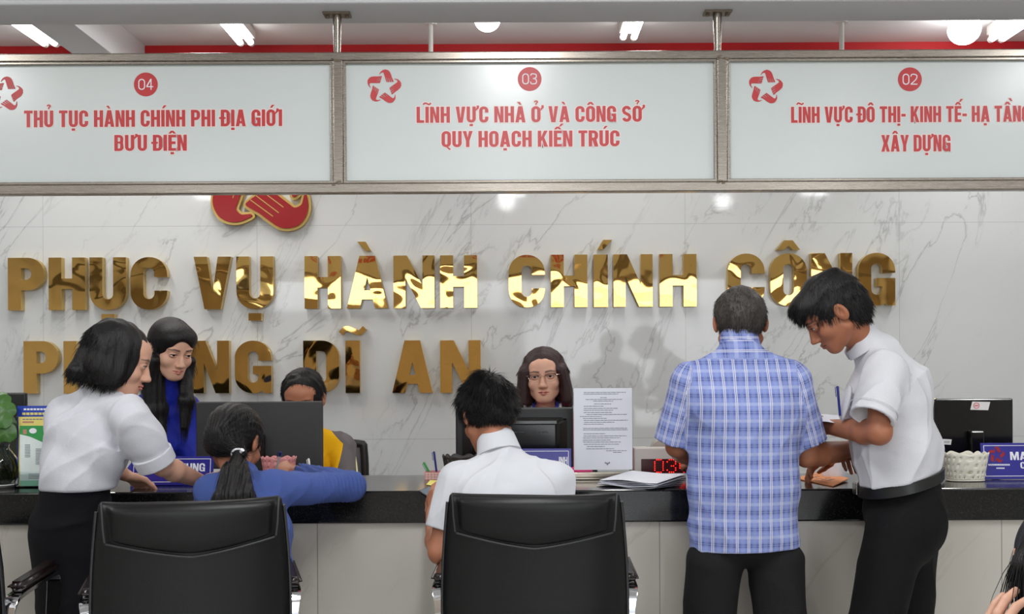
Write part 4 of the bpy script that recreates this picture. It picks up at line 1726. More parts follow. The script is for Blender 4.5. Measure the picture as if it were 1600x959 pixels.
for y, x0, x1 in rows:
    p, q = W(x0, y, Y), W(x1, y, Y)
    x = p[0]
    while x < q[0]:
        l = random.uniform(0.006, 0.02)
        l = min(l, q[0] - x)
        if l > 0.001:
            m.box((x + l / 2, Y - 0.0001, p[2]), (l, 0.0008, 0.0022))
        x += l + 0.002
p = W(949, 724, Y)
for dx, dz in ((-.008, .003), (-.003, .001), (.003, .001), (.008, .003), (0, -.003)):
    m.box((p[0] + dx, Y - 0.0001, p[2] + dz), (0.004, 0.0008, 0.006))
m.build('printed_text', MAT['ink'], pap)

# red dot-matrix queue display
Y = 4.24
a, b = W(991, 741, Y), W(1098, 699, Y)
root = thing('queue_display', ((a[0] + b[0]) / 2, Y + .02, CT), 'pale grey box with a red dot matrix display beside the man in plaid', 'display')
h = b[2] - CT
MB().box(((a[0] + b[0]) / 2, Y + 0.03, CT + h / 2), (b[0] - a[0], 0.06, h), 0.005).build('casing', MAT['casing'], root)
p, q = W(1002, 739, Y - 0.002), W(1090, 716.5, Y - 0.002)
brd = MB().box(((p[0] + q[0]) / 2, Y - 0.0005, (p[2] + q[2]) / 2), (q[0] - p[0], 0.003, q[2] - p[2]), 0).build('led_board', MAT['led_board'], root)
pat = {'0': [' ### ', '#   #', '#   #', '#   #', '#   #', '#   #', ' ### '], '3': [' ### ', '#   #', '    #', '  ## ', '    #', '#   #', ' ### '], 'V': ['#   #', '#   #', '#   #', '#   #', '#   #', ' # # ', '  #  ']}
pit = 3.25 * Y / FPX
on, off = MB(), MB()
zc = (p[2] + q[2]) / 2
lit = set()
for ch, ox in (('0', 1022.0), ('3', 1041.5), ('V', 1061)):
    x0 = W(ox, 720, Y)[0]
    for r_, row in enumerate(pat[ch]):
        for c_, k in enumerate(row):
            if k == '#':
                lit.add((round((x0 - p[0]) / pit) + c_, r_))
ncol = int((q[0] - p[0]) / pit)
for c_ in range(ncol):
    for r_ in range(7):
        x, z = p[0] + (c_ + 0.5) * pit, zc + (3 - r_) * pit * 1.0
        k = (c_, r_) in lit
        (on if k else off).lathe([(0.0022 if k else 0.0018, 0), (0.0016, 0.001), (0.0001, 0.0012)], (0, 0, 0), 8, cap=False)
        mb_ = on if k else off
        n_ = 24
        for i in range(len(mb_.v) - n_, len(mb_.v)):
            vx, vy, vz = mb_.v[i]
            mb_.v[i] = (x + vx, Y - 0.0021 - vz, z + vy)
on.build('lit_dots', MAT['led_on'], brd)
off.build('unlit_dots', MAT['led_off'], brd)
# beige rounded machine behind the display, and a white box beside it
a, b = W(1011, 741, 4.36), W(1066, 687, 4.36)
root = thing('beige_machine', ((a[0] + b[0]) / 2, 4.36, CT), 'rounded beige machine housing standing behind the red dot display', 'machine')
w, h = b[0] - a[0], b[2] - CT
m = MB()
prof = [(0, 0), (w, 0), (w, h * .7)] + arc(w * .74, h * .74, w * .26, h * .26, 0, 90, 6) + arc(w * .36, h * .74, w * .24, h * .26, 90, 150, 5) + [(0, h * .55)]
m.prism([prof], (a[0], 4.33, CT), UX, UZ, (0, 0.07, 0))
bo = m.build('housing', MAT['beige'], root)
MB().box(((a[0] + b[0]) / 2, 4.3285, CT + h * 0.58), (w * 0.9, 0.002, 0.002)).build('seam_line', MAT['charcoal_plastic'], root)
a, b = W(984, 741, 4.385), W(1010, 698, 4.385)
root = thing('white_box', ((a[0] + b[0]) / 2, 4.385, CT), 'small white ribbed box between the notice and the beige machine', 'box')
MB().box(((a[0] + b[0]) / 2, 4.385, (CT + b[2]) / 2 - 0.004), (b[0] - a[0], 0.05, b[2] - CT - 0.008), 0.002).build('body', MAT['casing'], root)
MB().box(((a[0] + b[0]) / 2, 4.385, b[2] - 0.004), (b[0] - a[0] + 0.004, 0.054, 0.008), 0.002).build('lid', MAT['white_plastic'], root)


def sheet_mesh(mb, c0, c1, c2, c3, z0, bulge, th=0.0006, n=10, mi=0):
    """a slightly curved sheet of paper with corners given as (x, y)"""
    P = [A3(c) for c in (c0, c1, c2, c3)]
    V, Q = [], []
    for i in range(n + 1):
        for j in range(n + 1):
            u, v = i / n, j / n
            p = (P[0] * (1 - u) + P[1] * u) * (1 - v) + (P[3] * (1 - u) + P[2] * u) * v
            z = z0 + bulge(u, v)
            V.append((p[0], p[1], z))
    k = len(V)
    V += [(x, y, z - th) for x, y, z in V]
    for i in range(n):
        for j in range(n):
            a_ = i * (n + 1) + j
            Q.append((a_, a_ + n + 1, a_ + n + 2, a_ + 1))
            Q.append((k + a_, k + a_ + 1, k + a_ + n + 2, k + a_ + n + 1))
    bd = [i * (n + 1) for i in range(n + 1)] + [n * (n + 1) + j for j in range(1, n + 1)] + [i * (n + 1) + n for i in range(n - 1, -1, -1)] + [j for j in range(n - 1, 0, -1)]
    for i in range(len(bd)):
        a_, b_ = bd[i], bd[(i + 1) % len(bd)]
        Q.append((a_, k + a_, k + b_, b_))
    mb.add(V, Q, mi)


def on_counter(px, py, z=CT):
    Yq = (CAM_Z - z) * FPX / (py - PY0 + ROLL * (px - PX0))
    w_ = W(px, py, Yq)
    return (w_[0], w_[1])


# white stack of papers
c0, c1, c2, c3 = on_counter(936, 757, .96), on_counter(1026, 763, .96), on_counter(1071, 748, .98), on_counter(986, 739.5, .98)
root = thing('paper_stack', ((c0[0] + c2[0]) / 2, (c0[1] + c2[1]) / 2, CT), 'loose stack of white papers in front of the red dot display', 'papers')
for k in range(6):
    dx, dy = random.uniform(-.012, .012), random.uniform(-.006, .01)
    m = MB()
    zz = CT + 0.0042 + k * 0.0042
    sheet_mesh(m, *[(c[0] + dx, c[1] + dy) for c in (c0, c1, c2, c3)], zz, lambda u, v, k=k: 0.003 * math.sin(u * 7 + k) * (1 - v) + 0.0022 * k * v + 0.004 * max(0, u - .6) * k * v, 0.0012)
    m.build('sheet', MAT['paper'] if k % 2 else MAT['paper_grey'], root)

# orange folder and white roll
q = [on_counter(1242, 748), on_counter(1302, 760.5), on_counter(1326, 751), on_counter(1286, 737.5, .96)]
root = thing('orange_folder', (q[0][0] + .1, q[0][1], CT), 'orange card folder lying open on the counter beside the man in plaid', 'folder')
m = MB()
sheet_mesh(m, *q, CT + 0.004, lambda u, v: 0.006 * v, 0.003)
fo = m.build('cover', MAT['orange_paper'], root)
m = MB()
for r_ in range(3):
    for k in range(5):
        if random.random() < .8:
            u, v = 0.15 + k * .14, 0.35 + r_ * .1
            P = [A3(c) for c in q]
            p = (P[0] * (1 - u) + P[1] * u) * (1 - v) + (P[3] * (1 - u) + P[2] * u) * v
            m.box((p[0], p[1], CT + 0.0046 + .006 * v), (0.02, 0.004, 0.0008))
m.build('printed_text', MAT['ink'], fo)
c = W(1304, 742, 4.24)
root = thing('paper_roll', (c[0], 4.24, CT), 'white paper roll standing behind the orange folder', 'paper roll')
MB().lathe([(0.018, 0.001), (0.046, 0.001), (0.048, 0.006), (0.048, 0.068), (0.045, 0.072), (0.018, 0.072), (0.018, 0.001)], (c[0], 4.24, CT), 36, cap=False).build('roll', MAT['paper'], root, True)
MB().lathe([(0.014, 0.002), (0.018, 0.002), (0.018, 0.0715), (0.014, 0.0715), (0.014, 0.002)], (c[0], 4.24, CT), 24, cap=False).build('core', MAT['beige'], root, True)

# pink pen box with two pens, notes
Y = 4.26
a, b = W(665, 752, Y), W(695, 736, Y)
cx = (a[0] + b[0]) / 2
root = thing('pen_box', (cx, Y, CT), 'small pink checked pen box left of the man looking at his phone', 'pen box')
m = MB()
w, d, h = b[0] - a[0], 0.06, b[2] - CT
for x, y, sx_, sy_ in ((cx, Y - d / 2, w, .003), (cx, Y + d / 2, w, .003), (cx - w / 2, Y, .003, d), (cx + w / 2, Y, .003, d)):
    m.box((x, y, CT + h / 2), (sx_, sy_, h))
m.box((cx, Y, CT + 0.002), (w, d, 0.003))
wl = m.build('box_wall', MAT['pink_plastic'], root)
m = MB()
for k in range(6):
    m.box((cx - w / 2 + (k + .5) * w / 6, Y - d / 2 - 0.002, CT + h / 2), (0.002, 0.0012, h * .9))
for k in range(3):
    m.box((cx, Y - d / 2 - 0.002, CT + (k + .7) * h / 3.4), (w * .96, 0.0012, 0.002))
m.build('check_print', MAT['white_basket'], wl)


def pen(p0, p1, label, mat, group, tipmat=None, r=0.0042):
    p0, p1 = A3(p0), A3(p1)
    d = unit(p1 - p0)
    root = thing('pen', p0, label, 'pen', group)
    MB().tube([p0 + d * .012, p0 + (p1 - p0) * .8], r, 10).build('barrel', MAT[mat], root, True)
    MB().tube([p0, p0 + d * .012], [r * .25, r], 10).build('tip', MAT['chrome'], root, True)
    m = MB().tube([p0 + (p1 - p0) * .8, p1 - d * .004, p1], [r * 1.05, r * 1.05, r * .7], 10)
    side = unit(np.cross(d, (0, 1, 0)))
    m.tube([p1 - d * .004 + side * r * .9, p1 - d * .004 + side * r * 1.9, p1 - d * .035 + side * r * 1.8], r * .3, 6)
    m.build('cap', MAT[tipmat or mat], root, True)
    return root


pen((cx - .012, Y, CT + .006), W(662, 722, Y + .01), 'green pen leaning in the pink checked box', 'pen_green', 'pens in the pink box')
pen((cx + .008, Y, CT + .006), W(678, 705, Y), 'blue pen standing upright in the pink checked box', 'pen_blue', 'pens in the pink box')
q = [on_counter(666, 758), on_counter(694, 762), on_counter(697, 753), on_counter(672, 751)]
root = thing('note_paper', (*q[0], CT), 'yellow note paper lying behind the phone on the counter', 'paper')
m = MB()
sheet_mesh(m, *q, CT + 0.003, lambda u, v: 0.003 * u * v, 0.0015)
m.build('sheet', MAT['yellow_paper'], root)
m = MB()
sheet_mesh(m, *[(x + .004, y + .003) for x, y in q], CT + 0.0012, lambda u, v: 0, 0.001)
m.build('under_sheet', MAT['paper'], root)

# black pen stand with a white pen beside the pink basket
c = W(473, 742, 4.16)
root = thing('pen_holder', (c[0], 4.16, CT), 'small black pen holder beside the pink lace basket', 'pen holder')
MB().lathe([(0.0, 0.0), (0.022, 0), (0.023, 0.004), (0.012, 0.012), (0.010, 0.058), (0.012, 0.06), (0.008, 0.06), (0.008, 0.02), (0, 0.02)], (c[0], 4.16, CT), 20, cap=False).build('body', MAT['gloss_black'], root, True)
MB().box((c[0], 4.149, CT + 0.04), (0.010, 0.001, 0.012)).build('sticker', MAT['sticker'], root)
pen(W(487, 745, 4.16) * np.array([1, 1, 0]) + np.array([0, 0, CT + 0.002]), W(482, 716, 4.18), 'white pen leaning upright beside the black pen holder', 'white_plastic', 'white pens at the writing place', 'white_plastic')

# leaflet holder and the three leaflets in it
Y = 4.03
a, b = W(28, 757, Y), W(84, 634, Y)
cx, w = (a[0] + b[0]) / 2, b[0] - a[0]
root = thing('leaflet_holder', (cx, Y, CT), 'clear acrylic leaflet holder beside the woman in the white blouse', 'leaflet holder')
m = MB()
m.box((cx, Y + 0.05, CT + 0.10), (w + .01, .003, .2))
m.box((cx, Y - 0.012, CT + 0.03), (w + .01, .003, .06))
m.box((cx, Y + 0.019, CT + 0.002), (w + .01, .065, .004))
for s in (-1, 1):
    m.box((cx + s * (w / 2 + .005), Y + 0.019, CT + 0.03), (.002, .065, .06))
m.build('pocket', MAT['acrylic'], root)


def leaflet(px0, px1, py0, yy, label, bands, mat='leaf_white'):
    a, b = W(px0, py0, yy), W(px1, py0, yy)
    w, h, cx = b[0] - a[0], a[2] - CT - .006, (a[0] + b[0]) / 2
    root = thing('leaflet', (cx, yy, CT + .005), label, 'leaflet', 'leaflets in the clear holder')
    sh = MB().box((cx, yy, CT + .006 + h / 2), (w, .0016, h)).build('sheet', MAT[mat], root)
    for bi, (nm, mt, polys) in enumerate(bands):
        m = MB()
        for pl in polys:
            m.prism([[(x * w, y * h) for x, y in pl]], (cx - w / 2, yy - .0012 - bi * .0003, CT + .006), UX, UZ, (0, .0005 + bi * .0003, 0))
        m.build(nm, MAT[mt], sh)


R_ = lambda x0, y0, x1, y1: [(x0, y0), (x1, y0), (x1, y1), (x0, y1)]
leaflet(27, 84, 634, Y + .034, 'blue topped leaflet at the back of the clear holder', [
    ('heading_text', 'print_white', [R_(.18 + k * .09, .945, .25 + k * .09, .968) for k in range(8)]),
    ('title_text', 'leaf_yellow', [R_(.14 + k * .11, .885, .23 + k * .11, .915) for k in range(7)])], 'leaf_blue')
leaflet(29, 82, 651, Y + .018, 'pale yellow leaflet in the middle of the clear holder', [
    ('heading_text', 'ink', [R_(.12 + k * .1, .955, .2 + k * .1, .97) for k in range(7)]), ('subheading_text', 'skin_print', [R_(.12, .91, .45, .935)])], 'leaf_yellow')
leaflet(31, 76, 665, Y + .002, 'green and white leaflet at the front of the clear holder', [
    ('green_band', 'leaf_green', [[(0, 1), (1, 1), (1, .68), (.35, .82), (0, .86)]]), ('footer_band', 'leaf_mint', [R_(0, 0, 1, .09)]),
    ('figure_print', 'skin_print', [R_(.12, .86, .24, .94)]), ('badge_print', 'print_white', [[(.46 + .13 * math.cos(t * PI / 8), .915 + .045 * math.sin(t * PI / 8)) for t in range(16)]]),
    ('printed_text', 'ink', [R_(.18, .48 + k * .025, .36, .488 + k * .025) for k in range(9)] + [R_(.55, .36 + k * .025, .76, .368 + k * .025) for k in range(11)] + [R_(.3, .12 + k * .025, .9, .127 + k * .025) for k in range(4)])])

# plant in a glass vase
Y = 4.05
c = W(-2, 752, Y)
root = thing('potted_plant', (c[0], Y, CT), 'round leaved green plant growing in a glass bowl of water', 'plant')
R0 = 0.072
prof_o = [(0.03, 0.0), (0.05, 0.004), (0.066, 0.03), (R0, 0.065), (0.066, 0.10), (0.045, 0.13), (0.036, 0.145), (0.040, 0.155)]
prof_i = [(0.037, 0.155), (0.033, 0.145), (0.042, 0.13), (0.063, 0.10), (0.069, 0.065), (0.063, 0.03), (0.045, 0.007), (0.0001, 0.006)]
MB().lathe(prof_o + prof_i, (c[0], Y, CT + .004), 36, cap=False).build('glass_bowl', MAT['glass'], root, True)
MB().lathe([(0.0001, 0.008), (0.044, 0.009), (0.062, 0.03), (0.068, 0.065), (0.062, 0.099), (0.0001, 0.10)], (c[0], Y, CT + .004), 36, cap=False).build('water', MAT['water'], root, True)
MB().lathe([(0.0, 0), (0.058, 0), (0.075, 0.012), (0.073, 0.014), (0.056, 0.003), (0, 0.003)], (c[0], Y, CT), 32, cap=False).build('saucer', MAT['white_plastic'], root, True)
m = MB()
rr_ = random.Random(3)
for k in range(26):
    p = A3((c[0] + rr_.uniform(-.012, .012), Y + rr_.uniform(-.012, .012), CT + .13))
    pts = [p]
    for j in range(5):
        p = p + A3((rr_.uniform(-.02, .02), rr_.uniform(-.02, .02), -.022))
        q = p - A3((c[0], Y, CT + .065))
        if np.linalg.norm(q) > .058:
            p = A3((c[0], Y, CT + .065)) + q / np.linalg.norm(q) * .058
        pts.append(p)
    m.tube(spline(pts, 3), .0018, 5)
m.build('roots', MAT['root'], root, True)


def round_leaf(mb, c, nrm, up, r):
    nrm = unit(nrm)
    u = unit(A3(up) - nrm * A3(up).dot(nrm))
    v = np.cross(nrm, u)
    V = [A3(c) + nrm * .004]
    n, rings = 28, 3
    for j in range(1, rings + 1):
        for i in range(n):
            t = 2 * PI * i / n
            k = r * j / rings * (1 - .22 * math.exp(-((t - PI) / .35) ** 2)) * (1 + .03 * math.sin(6 * t))
            V.append(A3(c) + u * k * math.cos(t) + v * k * math.sin(t) - nrm * (.25 * r * (j / rings) ** 2 - .004 + .05 * r * math.sin(5 * t) * j / rings))
    Fc = [(0, 1 + i, 1 + (i + 1) % n) for i in range(n)]
    for j in range(rings - 1):
        for i in range(n):
            a_, b_ = 1 + j * n + i, 1 + j * n + (i + 1) % n
            Fc.append((a_, a_ + n, b_ + n, b_))
    k = len(V)
    V2 = [p - nrm * .0012 for p in V]
    mb.add(V + V2, Fc + [tuple(k + i for i in f[::-1]) for f in Fc])


for px, py, dy, r, nrm in ((2, 628, .0, .036, (-.1, -.9, .5)), (10, 640, -.03, .034, (.3, -.9, .4)), (3, 656, -.05, .036, (.1, -.9, .3)), (8, 676, -.04, .040, (.2, -.95, .1)), (-14, 640, .02, .04, (-.3, -.8, .5)), (-18, 668, -.03, .042, (-.2, -.9, .3)),
                           (-4, 618, .03, .034, (0, -.5, .8)), (14, 660, .04, .03, (.6, -.6, .4)), (-30, 625, .01, .036, (-.4, -.6, .6))):
    p = W(px, py, Y + dy)
    lf = MB()
    round_leaf(lf, p, nrm, (0, 0, 1), r)
    lo_f = lf.build('leaf', MAT['leaf'], root, True)
    mid = A3((c[0], Y, CT + .15))
    MB().tube(spline([mid, (mid + p) / 2 + A3((0, .01, .015)), p], 5), .0018, 6).build('stem', MAT['stem'], lo_f, True)
# a few pale cut sprigs beside it
m = MB()
c2 = W(22, 700, Y + .10)
root2 = thing('dry_sprig', (c2[0], Y + .10, CT), 'pale dry sprig standing between the plant bowl and the leaflets', 'sprig')
for k in range(7):
    b0 = A3((c2[0], Y + .10, CT + .001))
    tip = W(17 + k * 2.2, 655 + (k % 3) * 10, Y + .10 + .01 * (k % 2))
    m.tube(spline([b0, (b0 + tip) / 2 + A3((.004 * (k - 3), 0, .02)), tip], 5), .0012, 5)
    for j in range(4):
        q = tip + (b0 - tip) * j * .06
        m.tube([q, q + A3((.010 * (1 if j % 2 else -1), 0, .012))], [.0012, .0022], 5)
m.build('twigs', MAT['stem'], root2, True)


# ---------------------------------------------------------------- office chairs
def office_chair():
    root = thing('office_chair', (0, 0, 0), '', 'chair', 'black leather visitor chairs')
    # back: outer shell lofted upwards, rear face towards -y
    rows = []
    for z, hw, y, th in ((.44, .225, -.185, .05), (.50, .250, -.200, .075), (.60, .262, -.215, .085), (.72, .266, -.222, .085), (.84, .262, -.232, .08), (.94, .254, -.245, .075), (1.005, .247, -.255, .066), (1.027, .243, -.258, .05), (1.035, .236, -.26, .025)):
        ring = []
        n = 44
        for k in range(n):
            t = 2 * PI * k / n
            e = .28
            cx = math.copysign(abs(math.cos(t)) ** e, math.cos(t)) * hw
            sy = math.copysign(abs(math.sin(t)) ** .55, math.sin(t)) * th / 2
            curve = .035 * (cx / hw) ** 2          # wraps forward at the sides
            zz = z - (.006 * (1 - (cx / hw) ** 2) if z > 1.0 else 0)
            ring.append((cx, y + sy + curve, zz))
        rows.append(ring)
    m = MB()
    n = 44
    V = [p for r in rows for p in r]
    Q = []
    for j in range(len(rows) - 1):
        for k in range(n):
            Q.append((j * n + k, j * n + (k + 1) % n, (j + 1) * n + (k + 1) % n, (j + 1) * n + k))
    Q.append(tuple(range(n - 1, -1, -1)))
    Q.append(tuple((len(rows) - 1) * n + k for k in range(n)))
    m.add(V, Q)
    back = m.build('backrest', MAT['leather'], root, True, 60)
    # rear headrest cushion with its dipping lower seam
    nu, nv = 40, 14
    V, Q = [], []
    for j in range(nv + 1):
        for i in range(nu + 1):
            u, v = i / nu * 2 - 1, j / nv
            x = u * .222
            zlo = .925 - .042 * (1 - abs(u) ** 1.3)
            z = zlo + (1.026 - .002 * abs(u) - zlo) * v
            y_surf = -.232 - (z - .84) / .165 * .024 - .036 + .035 * (x / .25) ** 2
            puff = .020 * (1 - abs(u) ** 8) ** .5 * (max(0, 1 - abs(2 * v - 1) ** 4)) ** .5
            V.append((x, y_surf + .012 - puff, z))
    for j in range(nv):
        for i in range(nu):
            a_ = j * (nu + 1) + i
            Q.append((a_, a_ + 1, a_ + nu + 2, a_ + nu + 1))
    hp = mesh_obj('headrest', V, Q, MAT['leather'], root, None, True)
    pts = []
    for i in range(nu + 1):
        x, y, z = V[i]
        pts.append((x, y - .0165, z))
    MB().tube(pts, .0032, 7).build('piping', MAT['leather_edge'], hp, True)
    for s in (-1, 1):
        m = MB()
        e = [(s * (hw + .001), y + .020, z) for z, hw, y in ((.46, .231, -.19), (.60, .262, -.215), (.72, .266, -.222), (.84, .262, -.232), (.94, .254, -.245), (1.01, .247, -.256))]
        m.tube(spline(e, 4), .0045, 7)
        m.tube(spline([(s * .224, -.285 + .02, .93), (s * .228, -.287 + .018, .97), (s * .230, -.283 + .012, 1.01), (s * .232, -.27, 1.038)], 4), .0036, 7)
        m.build('edge_piping', MAT['leather_edge'], back, True)
    # seat
    m = MB().box((0, .06, .475), (.50, .50, .09), .035, seg=4)
    m.build('seat', MAT['leather'], root, True, 60)
    m = MB().box((0, .06, .425), (.30, .34, .02), .004)
    m.build('seat_plate', MAT['black_plastic'], root)
    for s in (-1, 1):
        m = MB()
        strip = [(s * .262, -.19, .60), (s * .270, -.185, .70), (s * .276, -.175, .735), (s * .280, -.14, .748), (s * .280, .05, .752), (s * .280, .175, .752), (s * .280, .205, .740), (s * .280, .215, .71), (s * .278, .205, .60), (s * .275, .19, .50), (s * .262, .16, .425), (s * .20, .13, .412), (s * .14, .10, .412)]
        # a flat bar whose wide side faces back
        P = spline(strip, 5)
        Vv, Qq = [], []
        for i, p in enumerate(P):
            d = unit(P[min(i + 1, len(P) - 1)] - P[max(i - 1, 0)])
            side = A3((1, 0, 0)) - d * d[0]
            side = unit(side) if np.linalg.norm(side) > .2 else unit(A3((0, 0, 1)) - d * d[2])
            w_ = np.cross(d, side)
            for a_, b_ in ((-1, -1), (1, -1), (1, 1), (-1, 1)):
                Vv.append(p + side * a_ * .021 + w_ * b_ * .006)
        for i in range(len(P) - 1):
            for k in range(4):
                Qq.append((i * 4 + k, i * 4 + (k + 1) % 4, i * 4 + 4 + (k + 1) % 4, i * 4 + 4 + k))
        Qq += [(3, 2, 1, 0), tuple(len(Vv) - 4 + k for k in range(4))]
        m.add(Vv, Qq)
        arm = m.build('armrest', MAT['chrome'], root)
        bv = arm.modifiers.new('soft_edge', 'BEVEL')
        bv.width, bv.segments, bv.limit_method = .003, 2, 'ANGLE'
        m = MB()
        b_ = bmesh.new()
        bmesh.ops.create_cube(b_, size=1)
        bmesh.ops.scale(b_, vec=(.052, .34, .036), verts=b_.verts)
        for v in b_.verts:
            if v.co.y < 0 and v.co.z > 0:
                v.co.z -= .006
        bmesh.ops.bevel(b_, geom=list(b_.edges), offset=.013, segments=3, affect='EDGES')
        m.bm(b_, 0, Matrix.Translation((s * .280, .025, .775)))
        m.build('arm_pad', MAT['arm_wood'], arm, True, 60)
    MB().tube([(0, .05, .42), (0, .05, .26)], .025, 16).tube([(0, .05, .27), (0, .05, .10)], .037, 16).build('gas_lift', MAT['black_plastic'], root, True)
    for k in range(5):
        a_ = PI / 2 + 2 * PI * k / 5
        dx, dy = math.cos(a_), math.sin(a_)
        lg = MB().tube([(dx * .03, .05 + dy * .03, .115), (dx * .18, .05 + dy * .18, .10), (dx * .29, .05 + dy * .29, .075)], [.026, .022, .016], 10).build('base_leg', MAT['chrome'], root, True)
        cx, cy = dx * .29, .05 + dy * .29
        MB().tube([(cx - dy * .022, cy + dx * .022, .028), (cx + dy * .022, cy - dx * .022, .028)], .028, 14).tube([(cx, cy, .05), (cx, cy, .08)], .008, 8).build('caster', MAT['black_plastic'], lg, True)
    return root


oc = office_chair()
OCX = []
for i, (px, Yc, rz, lab) in enumerate(((300, 3.23, .27, 'black leather office chair behind the girl in the blue top'),
                                       (835, 3.335, -.02, 'black leather office chair behind the seated man in the white polo shirt'),
                                       (-130, 3.22, .11, 'black leather office chair at the frame edge, only its wooden armrest showing'))):
    o = oc if i == 0 else copy_tree(oc)
    bk = W(px, 800, Yc - .25) if i < 2 else A3((-1.715 + math.sin(rz) * .25, 0, 0))
    x = bk[0] - math.sin(rz) * .25
    Yc = Yc - .25 + math.cos(rz) * .25
    o.location = (x, Yc, 0)
    o.rotation_euler = (0, 0, rz)
    o['label'] = lab
    OCX.append((x, Yc, rz))


def staff_chair(label):
    root = thing('staff_chair', (0, 0, 0), label, 'chair', 'mesh backed staff chairs')
    m = MB()
    fr = spline([(-.23, .22, .50), (-.245, .25, .72), (-.24, .26, .93), (-.21, .262, .965), (0, .27, .972), (.21, .262, .965), (.24, .26, .93), (.245, .25, .72), (.23, .22, .50)], 5)
    m.tube(fr, .019, 10)
    m.tube([(-.23, .22, .50), (0, .25, .49), (.23, .22, .50)], .017, 10)
    m.build('back_frame', MAT['black_plastic'], root, True)
    V, Q = [], []
    for j in range(9):
        for i in range(11):
            u = i / 10 * 2 - 1
            V.append((u * .225, .245 + .02 * (1 - u * u) + .01 * j / 8, .52 + .43 * j / 8))
    for j in range(8):
        for i in range(10):
            Q.append((j * 11 + i, j * 11 + i + 1, j * 11 + i + 12, j * 11 + i + 11))
    o = mesh_obj('back_mesh', V, Q, MAT['mesh_grey'], root, None, True)
    o.modifiers.new('thickness', 'SOLIDIFY').thickness = .006
    MB().box((0, 0, .50), (.48, .47, .08), .03, seg=3).build('seat', MAT['mesh_grey'], root, True, 60)
    m = MB().tube([(0, .05, .47), (0, .26, .47), (0, .285, .60)], .016, 8)
    m.build('back_bar', MAT['black_plastic'], root, True)
    MB().tube([(0, 0, .465), (0, 0, .10)], .03, 14).build('gas_lift', MAT['black_plastic'], root, True)
    for k in range(5):
        a_ = PI / 2 + 2 * PI * k / 5
        dx, dy = math.cos(a_), math.sin(a_)
        lg = MB().tube([(dx * .02, dy * .02, .11), (dx * .28, dy * .28, .075)], [.026, .016], 8).build('base_leg', MAT['black_plastic'], root, True)
        MB().lathe([(0.0001, 0), (.02, .008), (.026, .028), (.02, .048), (0.0001, .056)], (dx * .28, dy * .28, 0), 12, cap=False).build('caster', MAT['black_plastic'], lg, True)
    return root


s1 = staff_chair('dark mesh staff chair behind the man in the yellow and grey jacket')
s1.location = (W(476, 700, 5.0)[0], 4.98, .06)
s2 = copy_tree(s1)
s2['label'] = 'mesh staff chair hidden behind the woman with glasses'
s2.location = (W(851, 700, 5.0)[0], 5.02, .09)
# low platform the staff side stands on
pf = MB().box((0, 5.26, .03), (9.0, 1.60, .06), .004).build('staff_platform', MAT['floor'])
tag(pf, 'low tiled platform on the staff side of the counter', 'platform')
s2.location.z = .06


# ---------------------------------------------------------------- people
def make_person(label, skin, M, nb, female, arms, core, foot, nr=None, eyes=True, hv=.0027, hscale=1.0):
    """one continuous body: head and neck, arms with hands, trunk and legs"""
    hf = head_field(female, eyes)
    if hscale != 1.0:
        M = (M[0], M[1])
        h0 = hf
        hf = F(lambda P: h0(P / hscale) * hscale, h0.lo * hscale, h0.hi * hscale)
    r = nr or ((.043, .047) if female else (.052, .058))
    neck = cap(to_world(M, (0, -.022, -.045)), nb, *r)
    f = U(.018, xf(hf, M), neck)
    hd = surf(f, hv)
    loc = unwarp((hd[0] - M[0]) @ M[1] / hscale, female)
    tl, tb = head_tint(loc)
    tint, brow = [tl], [tb]
    chunks = [hd]
    for a in arms:
        af = arm_field(a['sh'], a['el'], a['wr'], female, a.get('k', 1.0))
        if 'd' in a:
            af = U(.010, af, hand_field(a['wr'], a['d'], a['n'], a['t'], a.get('curl', (.45, .55, .35)), a.get('s', .93 if female else 1.0), thumb_in=a.get('ti', .3)))
        c = surf(af, .0036)
        chunks.append(c)
        tint.append(np.zeros(len(c[0])))
        brow.append(np.zeros(len(c[0])))
    c = surf(core, .013)
    chunks.append(c)
    tint.append(np.zeros(len(c[0])))
    brow.append(np.zeros(len(c[0])))
    V, Q = merge(chunks)
    foot = A3(foot)
    o = fast_mesh('person', V - foot, Q, MAT[skin], None, tint=np.concatenate(tint), brow=np.concatenate(brow))
    o.location = foot.tolist()
    tag(o, label, 'person')
    if eyes:
        eyes_for(M, o, female)
    return o


def core_body(pel, che, nb, shs, hips, knees, ankles, side, w=.13, d=.085):
    fs = [ecap(pel, che, side, (w, d), (w * 1.05, d)), cap(che, nb - A3((0, 0, .03)), d * .9, .03)]
    fs += [cap(nb - A3((0, 0, .03)), s, .026, .036) for s in shs]
    for h, k, a in zip(hips, knees, ankles):
        fs += [cap(h, k, .065, .045), cap(k, a, .045, .032)]
    return U(.03, *fs)


def loc_hair(f, vox, M, mat, parent, strands=(), name='hair', extra=None, female=False):
    """hair modelled in the head's own frame"""
    V, Q = surf(f, vox)
    ch = [(V, Q)]
    for s in strands:
        ch.append(hair_strands(V, Q, **s))
    V, Q = merge(ch)
    V = V * A3((HWX[female], 1, 1))
    V = V @ M[1].T + M[0]
    if extra:
        V, Q = merge([(V, Q)] + extra)
    return fast_mesh(name, V, Q, MAT[mat], parent)


def hair_noise(seed, amp, fr=60, stretch=(1, 1, .25)):
    r = np.random.default_rng(seed)
    k = r.normal(size=(7, 3)) * fr * np.array(stretch)
    p = r.uniform(0, 6.3, 7)
    return lambda P: amp * np.sin(P @ k.T + p).mean(1) * 2


